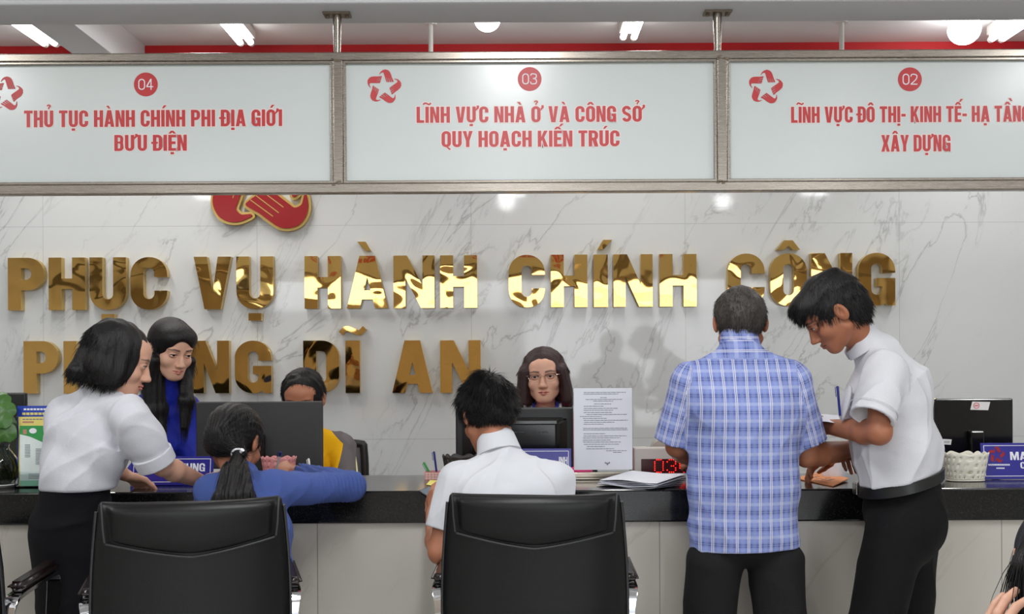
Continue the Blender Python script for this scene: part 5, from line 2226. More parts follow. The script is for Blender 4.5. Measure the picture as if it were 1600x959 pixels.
def short_hair(back=-.05, fringe=.07, thick=0.0, side=0.0, seed=2, temple=0.0):
    f = U(.02, ell((0, -.020, .036), (.0805 + thick, .1015 + thick, .094 + thick)), ell((0, -.045, .01), (.074 + thick, .078 + thick, .085)))
    f = bumpy(f, hair_noise(seed, .0025, 90, (1, 1, .5)), .006)
    f = sub(f, ell((0, .135, fringe - .107), (.079, .085, .107)), .006)
    f = cut(f, (0, -.05, back), (0, .33, -1), .004)
    for s in (-1, 1):
        f = sub(f, ell((s * .092, -.004 + side, -.020), (.026, .028, .040)), .004)
        f = sub(f, ell((s * .085, .055 + temple * .5, -.03 - temple), (.05, .040, .06)), .004)
    return f


crown_flow = lambda c: (lambda p: (p - A3(c)) / (np.linalg.norm(p - A3(c), axis=1, keepdims=True) + 1e-6) + A3((0, 0, -.25)))


def sleeve(sh, end, r0, r1, hollow=True):
    """sleeve ending in an open hem at `end`"""
    sh, end = A3(sh), A3(end)
    d = unit(end - sh)
    f = cap(sh, end + d * .05, r0, r1)
    f = cut(f, end, d, .003)
    if hollow:
        f = sub(f, cap(end - d * .004, end + d * .06, r1 - .011, r1 - .011))
    return f


def legs_field(pel, side, hw, dp, hips, knees, ankles, r=(.098, .075, .062)):
    fs = [ecap(A3(pel) + A3((0, 0, .12)), pel, side, (hw * .92, dp * .92), (hw, dp))]
    for h, k, a in zip(hips, knees, ankles):
        fs += [U(.02, cap(h, k, r[0], r[1]), cap(k, a, r[1], r[2]))]
    f = U(.035, fs[0], fs[1])
    return U(.022, f, *fs[2:])


def shoes(parent, ankles, fwd):
    fwd = unit(fwd)
    for a in ankles:
        a = A3(a)
        R = np.stack([np.cross(fwd, (0, 0, 1)), fwd, A3((0, 0, 1))], 1)
        f = U(.02, ell((0, .06, .04), (.045, .13, .045)), cap((0, -.01, .10), (0, -.01, .04), .045, .048))
        f = cut(f, (0, 0, .002), (0, 0, -1))
        sdf_obj('shoe', xf(f, ((a[0], a[1], 0), R)), .006, MAT['shoe'], parent)


def trim_tube(name, pts, r, mat, parent, n=6, closed=False):
    P = spline(pts, 4, closed)
    if closed:
        P = P + [P[0]]
    return MB().tube(P, r, n).build(name, MAT[mat], parent, True)


# ======== man in plaid, standing with his back to the viewer
def plaid_man():
    Y = 3.645
    fwd = A3((0.05, 1, 0))
    M = frame(W(1156, 508, 3.71), (.08, .86, -.50))
    nb = W(1157, 556, 3.64)
    shL, shR = W(1072, 597, Y), W(1241, 595, Y)
    elL, elR = W(1058, 697, 3.71), W(1260, 712, 3.70)
    wrL, wrR = W(1090, 722, 3.95), W(1336, 700, 3.875)
    pel, che = W(1162, 845, 3.64), W(1160, 660, 3.655)
    hips = [W(1116, 880, 3.64), W(1211, 880, 3.64)]
    knees = [A3((hips[0][0] - .02, 3.66, .46)), A3((hips[1][0] + .02, 3.62, .46))]
    ank = [A3((knees[0][0] - .01, 3.63, .09)), A3((knees[1][0] + .01, 3.58, .09))]
    side = (1, 0, 0)
    core = core_body(pel + A3((0, 0, .07)), che, nb, (shL, shR), hips, knees, ank, side)
    dl, dr = unit(A3((.25, .95, -.1))), unit(A3((.1, .98, -.25)))
    p = make_person('man in a blue plaid shirt standing with his back turned at the counter', 'skin_brown', M, nb, False,
                    [dict(sh=shL, el=elL, wr=wrL, d=dl, n=(0, .1, 1), t=1), dict(sh=shR, el=elR, wr=wrR, d=dr, n=(-.3, .1, 1), t=-1)], core, (pel[0], 3.64, 0), eyes=False)
    p['label'] = 'man in a blue plaid shirt standing with his back turned at the counter'
    h = short_hair(back=-.058, thick=-.001, seed=5)
    loc_hair(h, .003, M, 'hair_grey', p, [dict(flow=crown_flow((0, -.05, .13)), n=6500, length=.020, rad=.0007, seed=3, lift=.10)])
    # shirt
    hem = .762
    cx = W(1161, 700, Y)[0]
    c = lambda px, py, y=Y: W(px, py, y)
    body = U(.03, ecap((cx, Y, hem - .1), c(1161, 760), side, (.186, .125), (.184, .128)), ecap(c(1161, 760), c(1161, 650), side, (.184, .128), (.188, .130)),
             ecap(c(1161, 650), c(1160, 603), side, (.188, .130), (.170, .105)), cap(c(1157, 553), c(1085, 597), .054, .062), cap(c(1157, 553), c(1230, 595), .054, .062), cap(c(1157, 560), c(1156, 540, 3.66), .064, .060),
             ell(c(1118, 630, Y - .05), (.085, .075, .09)), ell(c(1203, 630, Y - .05), (.085, .075, .09)))
    eL, eR = W(1049, 692, 3.685), W(1267, 694, 3.68)
    sl, sr = sleeve(shL + A3((.012, 0, 0)), eL, .066, .060), sleeve(shR - A3((.012, 0, 0)), eR, .066, .060)
    sl2, sr2 = cap(shL, eL, .066, .060), cap(shR, eR, .066, .060)
    fo = folds(11, .0035, 26, (0, 0, 1), 3.0)
    f = U(.028, body, sl, sr)
    f = bumpy(f, fo)
    f = cut(f, (0, 0, hem), (.03, 0, -1), .003)
    for e, s in ((eL, shL), (eR, shR)):
        d = unit(e - A3(s))
        f = sub(f, cap(e - d * .004, e + d * .06, .049, .049))
    f.lo = np.minimum(f.lo, A3((-9, -9, hem - .01)) * 0 + f.lo)
    V, Q = surf(f, .0048)
    bd, l_, r_ = body(V), sl2(V), sr2(V)
    fab = np.stack([V[:, 0] - cx + .009, V[:, 2]], 1)
    tors = np.stack([fab[:, 0], fab[:, 1]], 1)
    yz = W(1160, 560, Y)[2]
    yoke = (V[:, 2] > yz - .0) & (V[:, 1] < Y + .02)
    tors[yoke] = np.stack([V[yoke][:, 2] * 1.0 - yz + .012, np.abs(V[yoke][:, 0] - cx) * .8], 1)
    for d, s, e in ((l_, shL, eL), (r_, shR, eR)):
        ax = unit(e - s)
        a = unit(A3((1, 0, 0)) - ax * ax[0])
        b = np.cross(ax, a)
        q = V - A3(s)
        w_ = (d < bd - .004) | ((d < bd + .01) & (np.abs(V[:, 0] - cx) > .20))
        uv = np.stack([np.arctan2(q @ a, -(q @ b)) * .068 + .02, q @ ax], 1)
        tors[w_] = uv[w_]
    fab = np.concatenate([tors, np.zeros((len(V), 1))], 1)
    shirt = fast_mesh('shirt', V, Q, MAT['plaid'], p, fab=fab)
    cf = collar_field(W(1156, 543, 3.66), (0, .28, 1), .0615, .050, (0, 1, .1), .30, .0045, .03)
    V, Q = surf(cf, .003)
    fast_mesh('collar', V, Q, MAT['plaid'], shirt, fab=np.stack([V[:, 2] * 1.3 - .01, V[:, 0], 0 * V[:, 0]], 1))
    # yoke seam and side vent
    tr = bumpy(legs_field(W(1163, 830, 3.64), side, .166, .112, hips, knees, ank, (.096, .088, .085)), folds(4, .004, 20, (0, 0, 1), 4))
    tr = cut(tr, (0, 0, .05), (0, 0, -1))
    tro = sdf_obj('trousers', tr, .007, MAT['charcoal_trousers'], p)
    shoes(p, ank, fwd)


# ======== man in the white shirt, in profile
def white_shirt_man():
    Y = 3.64
    M = frame(W(1301, 489, 3.60), (-.735, .12, -.665), (-.6, 0, .8))
    nb = W(1355, 548, 3.64)
    f2 = unit((-.97, .24, 0))
    lt = A3((-.24, -.97, 0))
    shL, shR = W(1384, 583, 3.515), W(1392, 590, 3.80)
    elL, elR = W(1374, 676, 3.46), W(1360, 690, 3.90)
    wrL, wrR = W(1297, 667, 3.72), W(1310, 712, 4.02)
    che, pel = W(1390, 628, 3.655), W(1411, 790, 3.68)
    side = lt
    hips = [W(1398, 835, 3.60), W(1420, 835, 3.78)]
    knees = [W(1366, 985, 3.57), W(1416, 985, 3.80)]
    ank = [A3((knees[0][0] + .02, 3.55, .09)), A3((knees[1][0] + .05, 3.82, .09))]
    core = core_body(pel, che, nb, (shL, shR), hips, knees, ank, side, .12, .08)
    p = make_person('man in a white short sleeved shirt leaning over beside the man in plaid', 'skin_brown', M, nb, False,
                    [dict(sh=shL, el=elL, wr=wrL, d=(-.55, .8, .12), n=(-.5, -.45, .7), t=1, curl=(.4, .4, .3)), dict(sh=shR, el=elR, wr=wrR, d=(-.75, .5, -.3), n=(0, .2, 1), t=-1)], core, (hips[0][0], 3.66, 0), nr=(.051, .050))
    h = U(.02, ell((0, -.020, .040), (.081, .108, .098)), ell((0, -.055, .0), (.072, .072, .095)), ell((0, .055, .082), (.062, .052, .040)))
    h = bumpy(h, hair_noise(8, .003, 80, (1, .4, 1)), .006)
    h = sub(h, ell((0, .150, -.037), (.080, .092, .107)), .006)
    h = cut(h, (0, -.05, -.078), (0, .55, -1), .004)
    for s in (-1, 1):
        h = sub(h, ell((s * .092, -.006, -.022), (.028, .030, .044)), .004)
        h = sub(h, ell((s * .088, .060, -.035), (.05, .042, .066)), .004)
    loc_hair(h, .003, M, 'hair', p, [dict(flow=lambda q: crown_flow((0, -.10, .11))(q) + A3((0, .0, -.3)), n=6500, length=.028, rad=.0007, seed=6, lift=.05, jitter=.15)])
    # shirt
    W_ = lambda a, b, y=3.66: W(a, b, y)
    zb = W(1405, 752, Y)[2]
    body = U(.03, ecap(W_(1409, 790), W_(1400, 700), side, (.165, .128), (.168, .138)), ecap(W_(1400, 700), W_(1390, 628), side, (.168, .138), (.172, .125)),
             ecap(W_(1390, 628), W_(1385, 588), side, (.172, .125), (.150, .100)), cap(W_(1366, 545), W(1386, 580, 3.53), .055, .062), cap(W_(1366, 545), W(1392, 588, 3.78), .055, .062), cap(W(1368, 556, 3.64), W(1355, 538, 3.635), .078, .064),
             ell(W(1350, 640, 3.67), (.07, .09, .13)), ell(W(1420, 610, 3.68), (.075, .11, .11)))
    eL = W(1361, 653, 3.45)
    sl = cap(shL, eL + unit(eL - shL) * .05, .066, .076)
    eR = W(1372, 655, 3.86)
    sr = sleeve(shR, eR, .064, .066)
    f = bumpy(U(.026, body, sl, sr), folds(21, .006, 20, (.35, .2, 1), 3))
    f = cut(f, W(1345, 762, 3.66), (.26, 0, -1), .008)
    d = unit(eL - shL)
    f = sub(f, cut(cap(eL, eL + d * .10, .098, .098), eL, -d), .002)
    f = sub(f, cap(eL - d * .006, eL + d * .06, .060, .060))
    shirt = sdf_obj('shirt', f, .0048, MAT['white_cotton'], p)
    cf = collar_field(W(1354, 544, 3.635), (-.60, .02, .80), .0625, .052, (-.8, .1, -.4), .25, .0045, .03)
    sdf_obj('collar', cf, .003, MAT['white_cotton'], shirt)
    # sleeve hem seam, pocket with pen
    a = unit(A3((1, 0, 0)) - d * d[0]); b = np.cross(d, a)
    ring = [eL - d * .028 + (a * math.cos(t) + b * math.sin(t)) * .0765 for t in np.linspace(0, 2 * PI, 25)[:-1]]
    trim_tube('hem_seam', ring, .0014, 'white_cotton', shirt, 5, True)
    pc = W(1322, 630, 3.60)
    pf = ell(pc, (.012, .040, .060), np.stack([unit((-1, .1, .25)), unit((.1, 1, 0)), unit((.25, 0, 1))], 1))
    pk = sdf_obj('chest_pocket', pf, .004, MAT['white_cotton'], shirt)
    # trousers, belt
    tr = legs_field(W(1411, 800, 3.68), side, .165, .130, hips, knees, ank, (.102, .088, .080))
    tr = U(.06, tr, ell(W(1424, 815, 3.69), (.088, .15, .15)))
    tr = bumpy(tr, folds(31, .005, 18, (.1, 0, 1), 4))
    tr = cut(tr, W(1345, 757, 3.66), (-.26, 0, 1), .003)
    tr = cut(tr, (0, 0, .05), (0, 0, -1))
    t_o = sdf_obj('trousers', tr, .006, MAT['black_trousers'], p)
    # belt ring along the waist line
    n = 40
    V, Q = [], []
    ctr_ = W(1407, 751, 3.67)
    for i in range(n):
        t = 2 * PI * i / n
        q = ctr_ + f2 * math.cos(t) * .139 + lt * math.sin(t) * .172
        zz = (q[0] - ctr_[0]) * .26
        for dz, k in ((-.018, 1.0), (.018, 1.0), (.018, .96), (-.018, .96)):
            w2 = ctr_ + f2 * math.cos(t) * .139 * k + lt * math.sin(t) * .172 * k
            V.append((w2[0], w2[1], ctr_[2] + zz + dz))
    for i in range(n):
        for k in range(4):
            a_, b_ = i * 4, ((i + 1) % n) * 4
            Q.append((a_ + k, b_ + k, b_ + (k + 1) % 4, a_ + (k + 1) % 4))
    belt = mesh_obj('belt', V, [q[::-1] for q in Q], MAT['belt'], t_o, None, True, 40)
    q = ctr_ + f2 * .143
    MB().box((q[0] - .004, q[1], ctr_[2] - .028), (.006, .045, .04), .003).build('buckle', MAT['buckle'], belt)
    shoes(p, ank, f2)
    # pen clipped in the pocket, and the sheet he holds
    tip = W(1308.5, 603, 3.575)
    pen(tip + A3((.012, .01, -.11)), tip, 'blue pen clipped in the chest pocket of the white shirt', 'pen_blue', 'pens held by people')
    q0 = W(1285, 660, 3.70)
    m = MB()
    c4 = [W(1262, 662, 3.62), W(1318, 658, 3.66), W(1318, 645, 3.86), W(1262, 652, 3.84)]
    V, Q = [], []
    for i in range(7):
        for j in range(5):
            u, v = i / 6, j / 4
            pt = (c4[0] * (1 - u) + c4[1] * u) * (1 - v) + (c4[3] * (1 - u) + c4[2] * u) * v
            V.append(pt + A3((0, 0, .006 * math.sin(u * 5))))
    k = len(V)
    V += [v - A3((0, 0, .0008)) for v in V]
    for i in range(6):
        for j in range(4):
            a_ = i * 5 + j
            Q += [(a_, a_ + 5, a_ + 6, a_ + 1), (k + a_, k + a_ + 1, k + a_ + 6, k + a_ + 5)]
    o = mesh_obj('paper_sheet', V, Q, MAT['paper'], None, None, True)
    tag(o, 'white sheet of paper held up by the man in the white shirt', 'paper')


# ======== woman in the white blouse
def blouse_woman():
    M = frame(W(186, 562, 3.60), (.90, .26, -.35), (.15, 0, 1))
    nb = W(172, 612, 3.60)
    side = unit((.72, -.70, 0))
    shR, shL = W(207, 652, 3.515), W(112, 640, 3.74)
    elR, elL = W(254, 728, 3.60), W(165, 725, 3.86)
    wrR, wrL = W(316, 752, 3.79), W(196, 742, 3.93)
    che, pel = W(142, 682, 3.63), W(118, 820, 3.60)
    hips = [W(104, 850, 3.67), W(122, 850, 3.61)]
    knees = [A3((hips[0][0] - .02, 3.70, .46)), A3((hips[1][0], 3.60, .46))]
    ank = [A3((knees[0][0], 3.68, .08)), A3((knees[1][0], 3.58, .08))]
    core = core_body(pel, che, nb, (shL, shR), hips, knees, ank, side, .10, .07)
    p = make_person('woman with a dark bob in a white blouse leaning over the counter', 'skin_light', M, nb, True,
                    [dict(sh=shR, el=elR, wr=wrR, d=(.9, .45, .22), n=(.1, -.25, 1), t=1, curl=(.2, .3, .2)), dict(sh=shL, el=elL, wr=wrL, d=(.5, .6, -.45), n=(-.3, .1, 1), t=-1)], core, (pel[0], 3.6, 0), nr=(.045, .052))
    # bob
    h = U(.02, ell((0, -.022, .032), (.086, .106, .099)), ell((0, -.062, -.035), (.078, .072, .072)), *[ell((s * .062, -.012, -.03), (.034, .066, .070)) for s in (-1, 1)])
    h = U(.02, h, ecap((-.05, -.108, -.074), (.05, -.108, -.074), (0, 1, 0), (.028, .024), (.028, .024)))
    h = bumpy(h, hair_noise(18, .004, 70, (1, 1, .3)), .008)
    h = sub(h, ell((0, .140, -.045), (.076, .095, .125)), .008)
    h = cut(h, (0, 0, -.088), (0, .25, -1), .008)
    h = sub(h, cap((0, -.02, -.04), (0, -.03, -.14), .050, .055), .004)
    fl = lambda q: np.stack([q[:, 0] * 4 * (q[:, 2] > .02), (q[:, 1] + .02) * 5 * (q[:, 2] > .02) - np.where(q[:, 2] < -.055, .2, 0) * (q[:, 1] < -.06), -np.ones(len(q)) * .8], 1)
    loc_hair(h, .0034, M, 'hair', p, [dict(flow=fl, n=7000, length=.030, rad=.0007, seed=16, lift=.04, jitter=.12, keep=lambda V: (V[:, 1] < .045) | (V[:, 2] < -.03)), dict(flow=fl, n=300, length=.045, rad=.001, seed=17, lift=.16, keep=lambda V: V[:, 1] < .03)], female=True)
    # blouse
    W_ = lambda a, b, y=3.62: W(a, b, y)
    body = U(.032, ecap(W_(120, 800, 3.60), W_(122, 742, 3.60), side, (.125, .110), (.128, .110)), ecap(W_(122, 742, 3.60), W_(142, 678, 3.62), side, (.130, .112), (.150, .112)),
             ecap(W_(142, 678), W_(158, 638), side, (.150, .112), (.125, .085)), cap(nb + A3((-.01, 0, -.01)), shR + A3((-.02, 0, .0)), .050, .055), cap(nb + A3((-.01, 0, -.01)), shL + A3((.015, 0, -.01)), .050, .052), cap(W(160, 632, 3.61), W(166, 616, 3.605), .058, .053),
             ell(W(104, 665, 3.62), (.075, .10, .10)), ell(W(108, 725, 3.60), (.085, .10, .085)), ell(W(172, 715, 3.60), (.06, .10, .06)))
    eR = W(245, 724, 3.585)
    d = unit(eR - shR)
    sl = U(.02, cap(shR, shR + (eR - shR) * .5, .066, .070), sleeve(shR + (eR - shR) * .35, eR, .068, .060))
    sL2 = sleeve(shL, W(150, 700, 3.82), .055, .055)
    f = bumpy(U(.024, body, sl, sL2), folds(41, .0065, 25, (.9, .3, .35), 3))
    f = cut(f, W(120, 764, 3.6), (.0, 0, -1), .012)
    f = sub(f, cap(eR - d * .004, eR + d * .06, .048, .048))
    bl = sdf_obj('blouse', f, .0046, MAT['white_blouse'], p)
    cf = collar_field(W(165, 617, 3.605), (.30, .08, .95), .054, .044, (.8, .5, -.3), .45, .0045, .03)
    sdf_obj('collar', cf, .003, MAT['white_blouse'], bl)
    a = unit(A3((1, 0, 0)) - d * d[0]); b = np.cross(d, a)
    cuff = cut(cut(cap(eR - d * .06, eR + d * .03, .068, .064), eR + d * .004, d, .002), eR - d * .042, -d, .002)
    cuff = sub(cuff, cap(eR - d * .1, eR + d * .06, .054, .054))
    sdf_obj('cuff', cuff, .003, MAT['white_blouse'], bl)
    # armhole seam
    sk = U(.03, ecap(W_(118, 765, 3.61), W(113, 835, 3.65), side, (.128, .108), (.152, .130)), ecap(W(113, 835, 3.65), (pel[0] - .02, 3.66, .45), side, (.152, .130), (.145, .115)))
    sk = bumpy(sk, folds(43, .003, 16, (0, 0, 1), 4))
    sk = cut(cut(sk, (0, 0, .47), (0, 0, -1), .003), W(118, 752, 3.6), (0, 0, 1), .004)
    sdf_obj('skirt', sk, .006, MAT['navy_skirt'], p)
    shoes(p, ank, (.7, .7, 0))


# ======== woman in the royal blue dress, long hair
def blue_dress_woman():
    Y = 4.63
    M = frame(W(268, 547, 4.60), (.66, -.66, -.36), (.10, -.05, 1))
    nb = W(262, 606, 4.66)
    side = unit((.75, .66, 0))
    f2 = unit((.66, -.75, 0))
    shL, shR = W(294, 636, 4.74), W(226, 636, 4.60)
    elL, elR = W(300, 694, 4.70), W(222, 700, 4.58)
    wrL, wrR = W(300, 756, 4.56), W(224, 760, 4.50)
    che, pel = W(258, 690, 4.70), W(250, 800, 4.80)
    hips = [A3((pel[0] - .06, 4.78, .80)), A3((pel[0] + .07, 4.86, .80))]
    knees = [A3((h[0], h[1], .45)) for h in hips]
    ank = [A3((h[0], h[1], .14)) for h in hips]
    core = core_body(pel, che, nb, (shL, shR), hips, knees, ank, side, .10, .07)
    p = make_person('woman with long straight black hair in a royal blue dress behind the counter', 'skin_fair', M, nb, True,
                    [dict(sh=shL, el=elL, wr=wrL, d=(.05, -.2, -.97), n=(.3, .9, 0), t=1, curl=(.2, .3, .2)), dict(sh=shR, el=elR, wr=wrR, d=(.05, -.2, -.97), n=(-.3, .9, 0), t=-1, curl=(.2, .3, .2))], core, (pel[0], 4.8, .06))
    # hair: cap parted in the middle plus two long falls
    h = U(.015, ell((0, -.024, .034), (.086, .108, .101)), ell((0, -.06, -.04), (.082, .07, .09)))
    h = F(lambda P, g=h: g(P / A3((1.08, 1, 1))), h.lo * 1.1, h.hi * 1.1)
    h = U(.03, h, ell((0, .045, .072), (.074, .050, .046)))
    h = sub(h, ell((-.014, .134, -.040), (.067, .108, .124), np.array([[.96, 0, .28], [0, 1, 0], [-.28, 0, .96]])), .008)
    h = sub(h, ecap((-.026, .10, .112), (-.016, -.01, .142), (1, 0, 0), (.0020, .014), (.0020, .014)), .004)
    h = U(.016, h, *[cap((s * .082, .025, -.04), (s * .086, .02, -.13), .026, .028) for s in (-1, 1)])
    h = sub(h, cap((0, 0, -.06), (0, -.02, -.16), .046, .05), .004)
    h = xf(h, M)
    fallL = U(.02, ecap(to_world(M, (.078, .0, -.05)), W(242, 640, 4.565), (.8, .6, 0), (.045, .032), (.050, .026)), ecap(W(242, 640, 4.565), W(250, 684, 4.555), (.8, .6, 0), (.050, .024), (.030, .012)))
    fallR = U(.02, ecap(to_world(M, (-.078, .0, -.06)), W(292, 625, 4.585), (.8, .6, 0), (.030, .024), (.030, .020)), ecap(W(292, 625, 4.585), W(288, 668, 4.575), (.8, .6, 0), (.030, .020), (.016, .010)))
    backf = ecap(to_world(M, (0, -.08, -.04)), W(250, 690, 4.72), (.8, .6, 0), (.075, .035), (.085, .03))
    fr = np.random.default_rng(4).uniform(0, 6, 8)
    grooves = lambda P: (.0010 * np.sin(P[:, 0] * 200 + 2 * np.sin(P[:, 2] * 9)) + .0008 * np.sin(P[:, 1] * 240 + P[:, 0] * 140)) * (P[:, 2] < M[0][2] - .03)
    hf = bumpy(U(.018, h, fallL, fallR, backf), grooves, .006)
    V, Q = surf(hf, .0036)
    hd = M[0]
    fl = lambda q: np.stack([(q[:, 0] - hd[0]) * 2.5, (q[:, 1] - hd[1]) * 2.5, -np.ones(len(q))], 1) * np.where(q[:, 2:3] > hd[2] - .02, 1, A3((.2, .2, 1)))
    lc = lambda V: (V - M[0]) @ M[1]
    s1 = hair_strands(V, Q, fl, 4200, .07, .0007, seed=26, lift=.012, jitter=.05, keep=lambda V: (lc(V)[:, 1] < .02) | (lc(V)[:, 2] < -.16))
    V, Q = merge([(V, Q), s1])
    fast_mesh('hair', V, Q, MAT['hair'], p)
    # small hair clip tip at the crown
    b0 = W(246, 507, 4.66)
    MB().tube([b0 + A3((.02, 0, -.012)), b0, b0 + A3((-.012, 0, .006))], [.006, .004, .001], 6).build('hair_clip', MAT['gloss_black'], p, True)
    body = U(.03, ecap(W(248, 800, 4.80), W(254, 730, 4.74), side, (.15, .11), (.118, .098)), ecap(W(254, 730, 4.74), che, side, (.118, .098), (.130, .102)), ecap(che, W(260, 648, 4.68), side, (.130, .102), (.115, .075)),
             cap(W(262, 618, 4.665), shL, .046, .050), cap(W(262, 618, 4.665), shR, .046, .050), *[ell(A3(che) + f2 * .075 + side * s * .058 + A3((0, 0, -.01)), (.052, .052, .052)) for s in (-1, 1)])
    skirt_ = ecap((pel[0], 4.80, .92), (pel[0], 4.82, .25), side, (.15, .11), (.2, .14))
    sl = [U(.015, cap(s, e, .052, .044), sleeve(e, A3(e) + (A3(w) - A3(e)) * .88, .044, .034)) for s, e, w in ((shL, elL, wrL), (shR, elR, wrR))]
    col = cut(cap(W(262, 618, 4.66), to_world(M, (0, -.02, -.085)), .052, .052), to_world(M, (0, -.02, -.105)), unit(to_world(M, (0, -.02, -.05)) - W(262, 618, 4.66)), .002)
    f = bumpy(U(.022, body, *sl), folds(51, .004, 28, (.2, .2, 1), 3))
    f = U(.008, f, col)
    f = U(.02, f, skirt_)
    f = cut(f, (0, 0, .25), (0, 0, -1))
    sdf_obj('dress', f, .005, MAT['blue_dress'], p)
    shoes(p, ank, f2)
    for s in p.children:
        if s.name.startswith('shoe'):
            s.location.z = .06


# ======== man behind the charcoal monitor
def yellow_jacket_man():
    M = frame(W(473, 624, 4.76), (-.02, -.93, -.36))
    nb = W(474, 676, 4.83)
    side = (1, 0, 0)
    shR, shL = W(415, 697, 4.84), W(533, 697, 4.84)
    elR, elL = W(400, 765, 4.74), W(541, 768, 4.70)
    wrR, wrL = W(440, 752, 4.50), W(500, 757, 4.50)
    che, pel = W(474, 735, 4.86), W(474, 850, 4.94)
    hips = [A3((pel[0] - .09, 4.92, .62)), A3((pel[0] + .09, 4.92, .62))]
    knees = [A3((h[0], 4.58, .60)) for h in hips]
    ank = [A3((h[0], 4.60, .15)) for h in hips]
    core = core_body(pel, che, nb, (shL, shR), hips, knees, ank, side, .12, .08)
    p = make_person('man in a yellow and grey jacket sitting behind the charcoal monitor', 'skin_tan', M, nb, False,
                    [dict(sh=shR, el=elR, wr=wrR, d=(.4, -.8, .05), n=(0, 0, 1), t=-1), dict(sh=shL, el=elL, wr=wrL, d=(-.4, -.8, .05), n=(0, 0, 1), t=1)], core, (pel[0], 4.9, .06), hscale=1.04)
    h = short_hair(back=-.06, fringe=.050, thick=.004, seed=9, temple=.02)
    loc_hair(h, .003, M, 'hair', p, [dict(flow=crown_flow((0, -.04, .13)), n=6000, length=.024, rad=.0007, seed=33, lift=.12, keep=lambda V: (V[:, 1] < .045) | (V[:, 2] > .085))])
    body = U(.03, ecap(W(474, 850, 4.93), W(474, 770, 4.88), side, (.165, .12), (.165, .12)), ecap(W(474, 770, 4.88), W(474, 720, 4.86), side, (.165, .12), (.165, .115)), ecap(W(474, 720, 4.86), W(474, 700, 4.85), side, (.165, .115), (.14, .09)),
             cap(nb, shL, .052, .060), cap(nb, shR, .052, .060))
    sl = [U(.015, cap(s, e, .062, .052), sleeve(e, A3(e) + (A3(w) - A3(e)) * .85, .052, .042)) for s, e, w in ((shL, elL, wrL), (shR, elR, wrR))]
    f = bumpy(U(.022, body, *sl), folds(61, .005, 26, (.3, .3, 1), 3))
    f = U(.01, f, collar_field(W(474, 678, 4.82), (0, -.2, 1), .070, .05, (0, -1, 0), .1, .007, .05))
    V, Q = surf(f, .0046)
    cen = V
    bx = np.abs(cen[:, 0] - W(474, 720, 4.8)[0])
    zt = W(474, 668, 4.8)[2]
    # yellow front, grey sleeves and shoulders
    slope = W(474, 664, 4.8)[2] - (bx - .09) * .9
    seam = .150 + .03 * np.sin((cen[:, 2] - .9) * 9)
    j = fast_mesh('jacket', V, Q, MAT['jacket'], p, tint=np.minimum(seam - bx, slope - cen[:, 2]))
    pts = [shL + A3((.052, -.02, .02)), shL + (elL - shL) * .35 + A3((.058, -.01, 0)), shL + (elL - shL) * .75 + A3((.056, -.01, 0)), elL + A3((.05, -.01, .01))]
    trim_tube('piping', pts, .0055, 'cream_piping', j)
    tr = legs_field(W(474, 850, 4.93), side, .17, .13, hips, knees, ank, (.09, .075, .06))
    tr = cut(tr, (0, 0, .12), (0, 0, -1))
    sdf_obj('trousers', tr, .009, MAT['black_trousers'], p)
    shoes(p, ank, (0, -1, 0))
    for s in p.children:
        if s.name.startswith('shoe'):
            s.location.z = .06


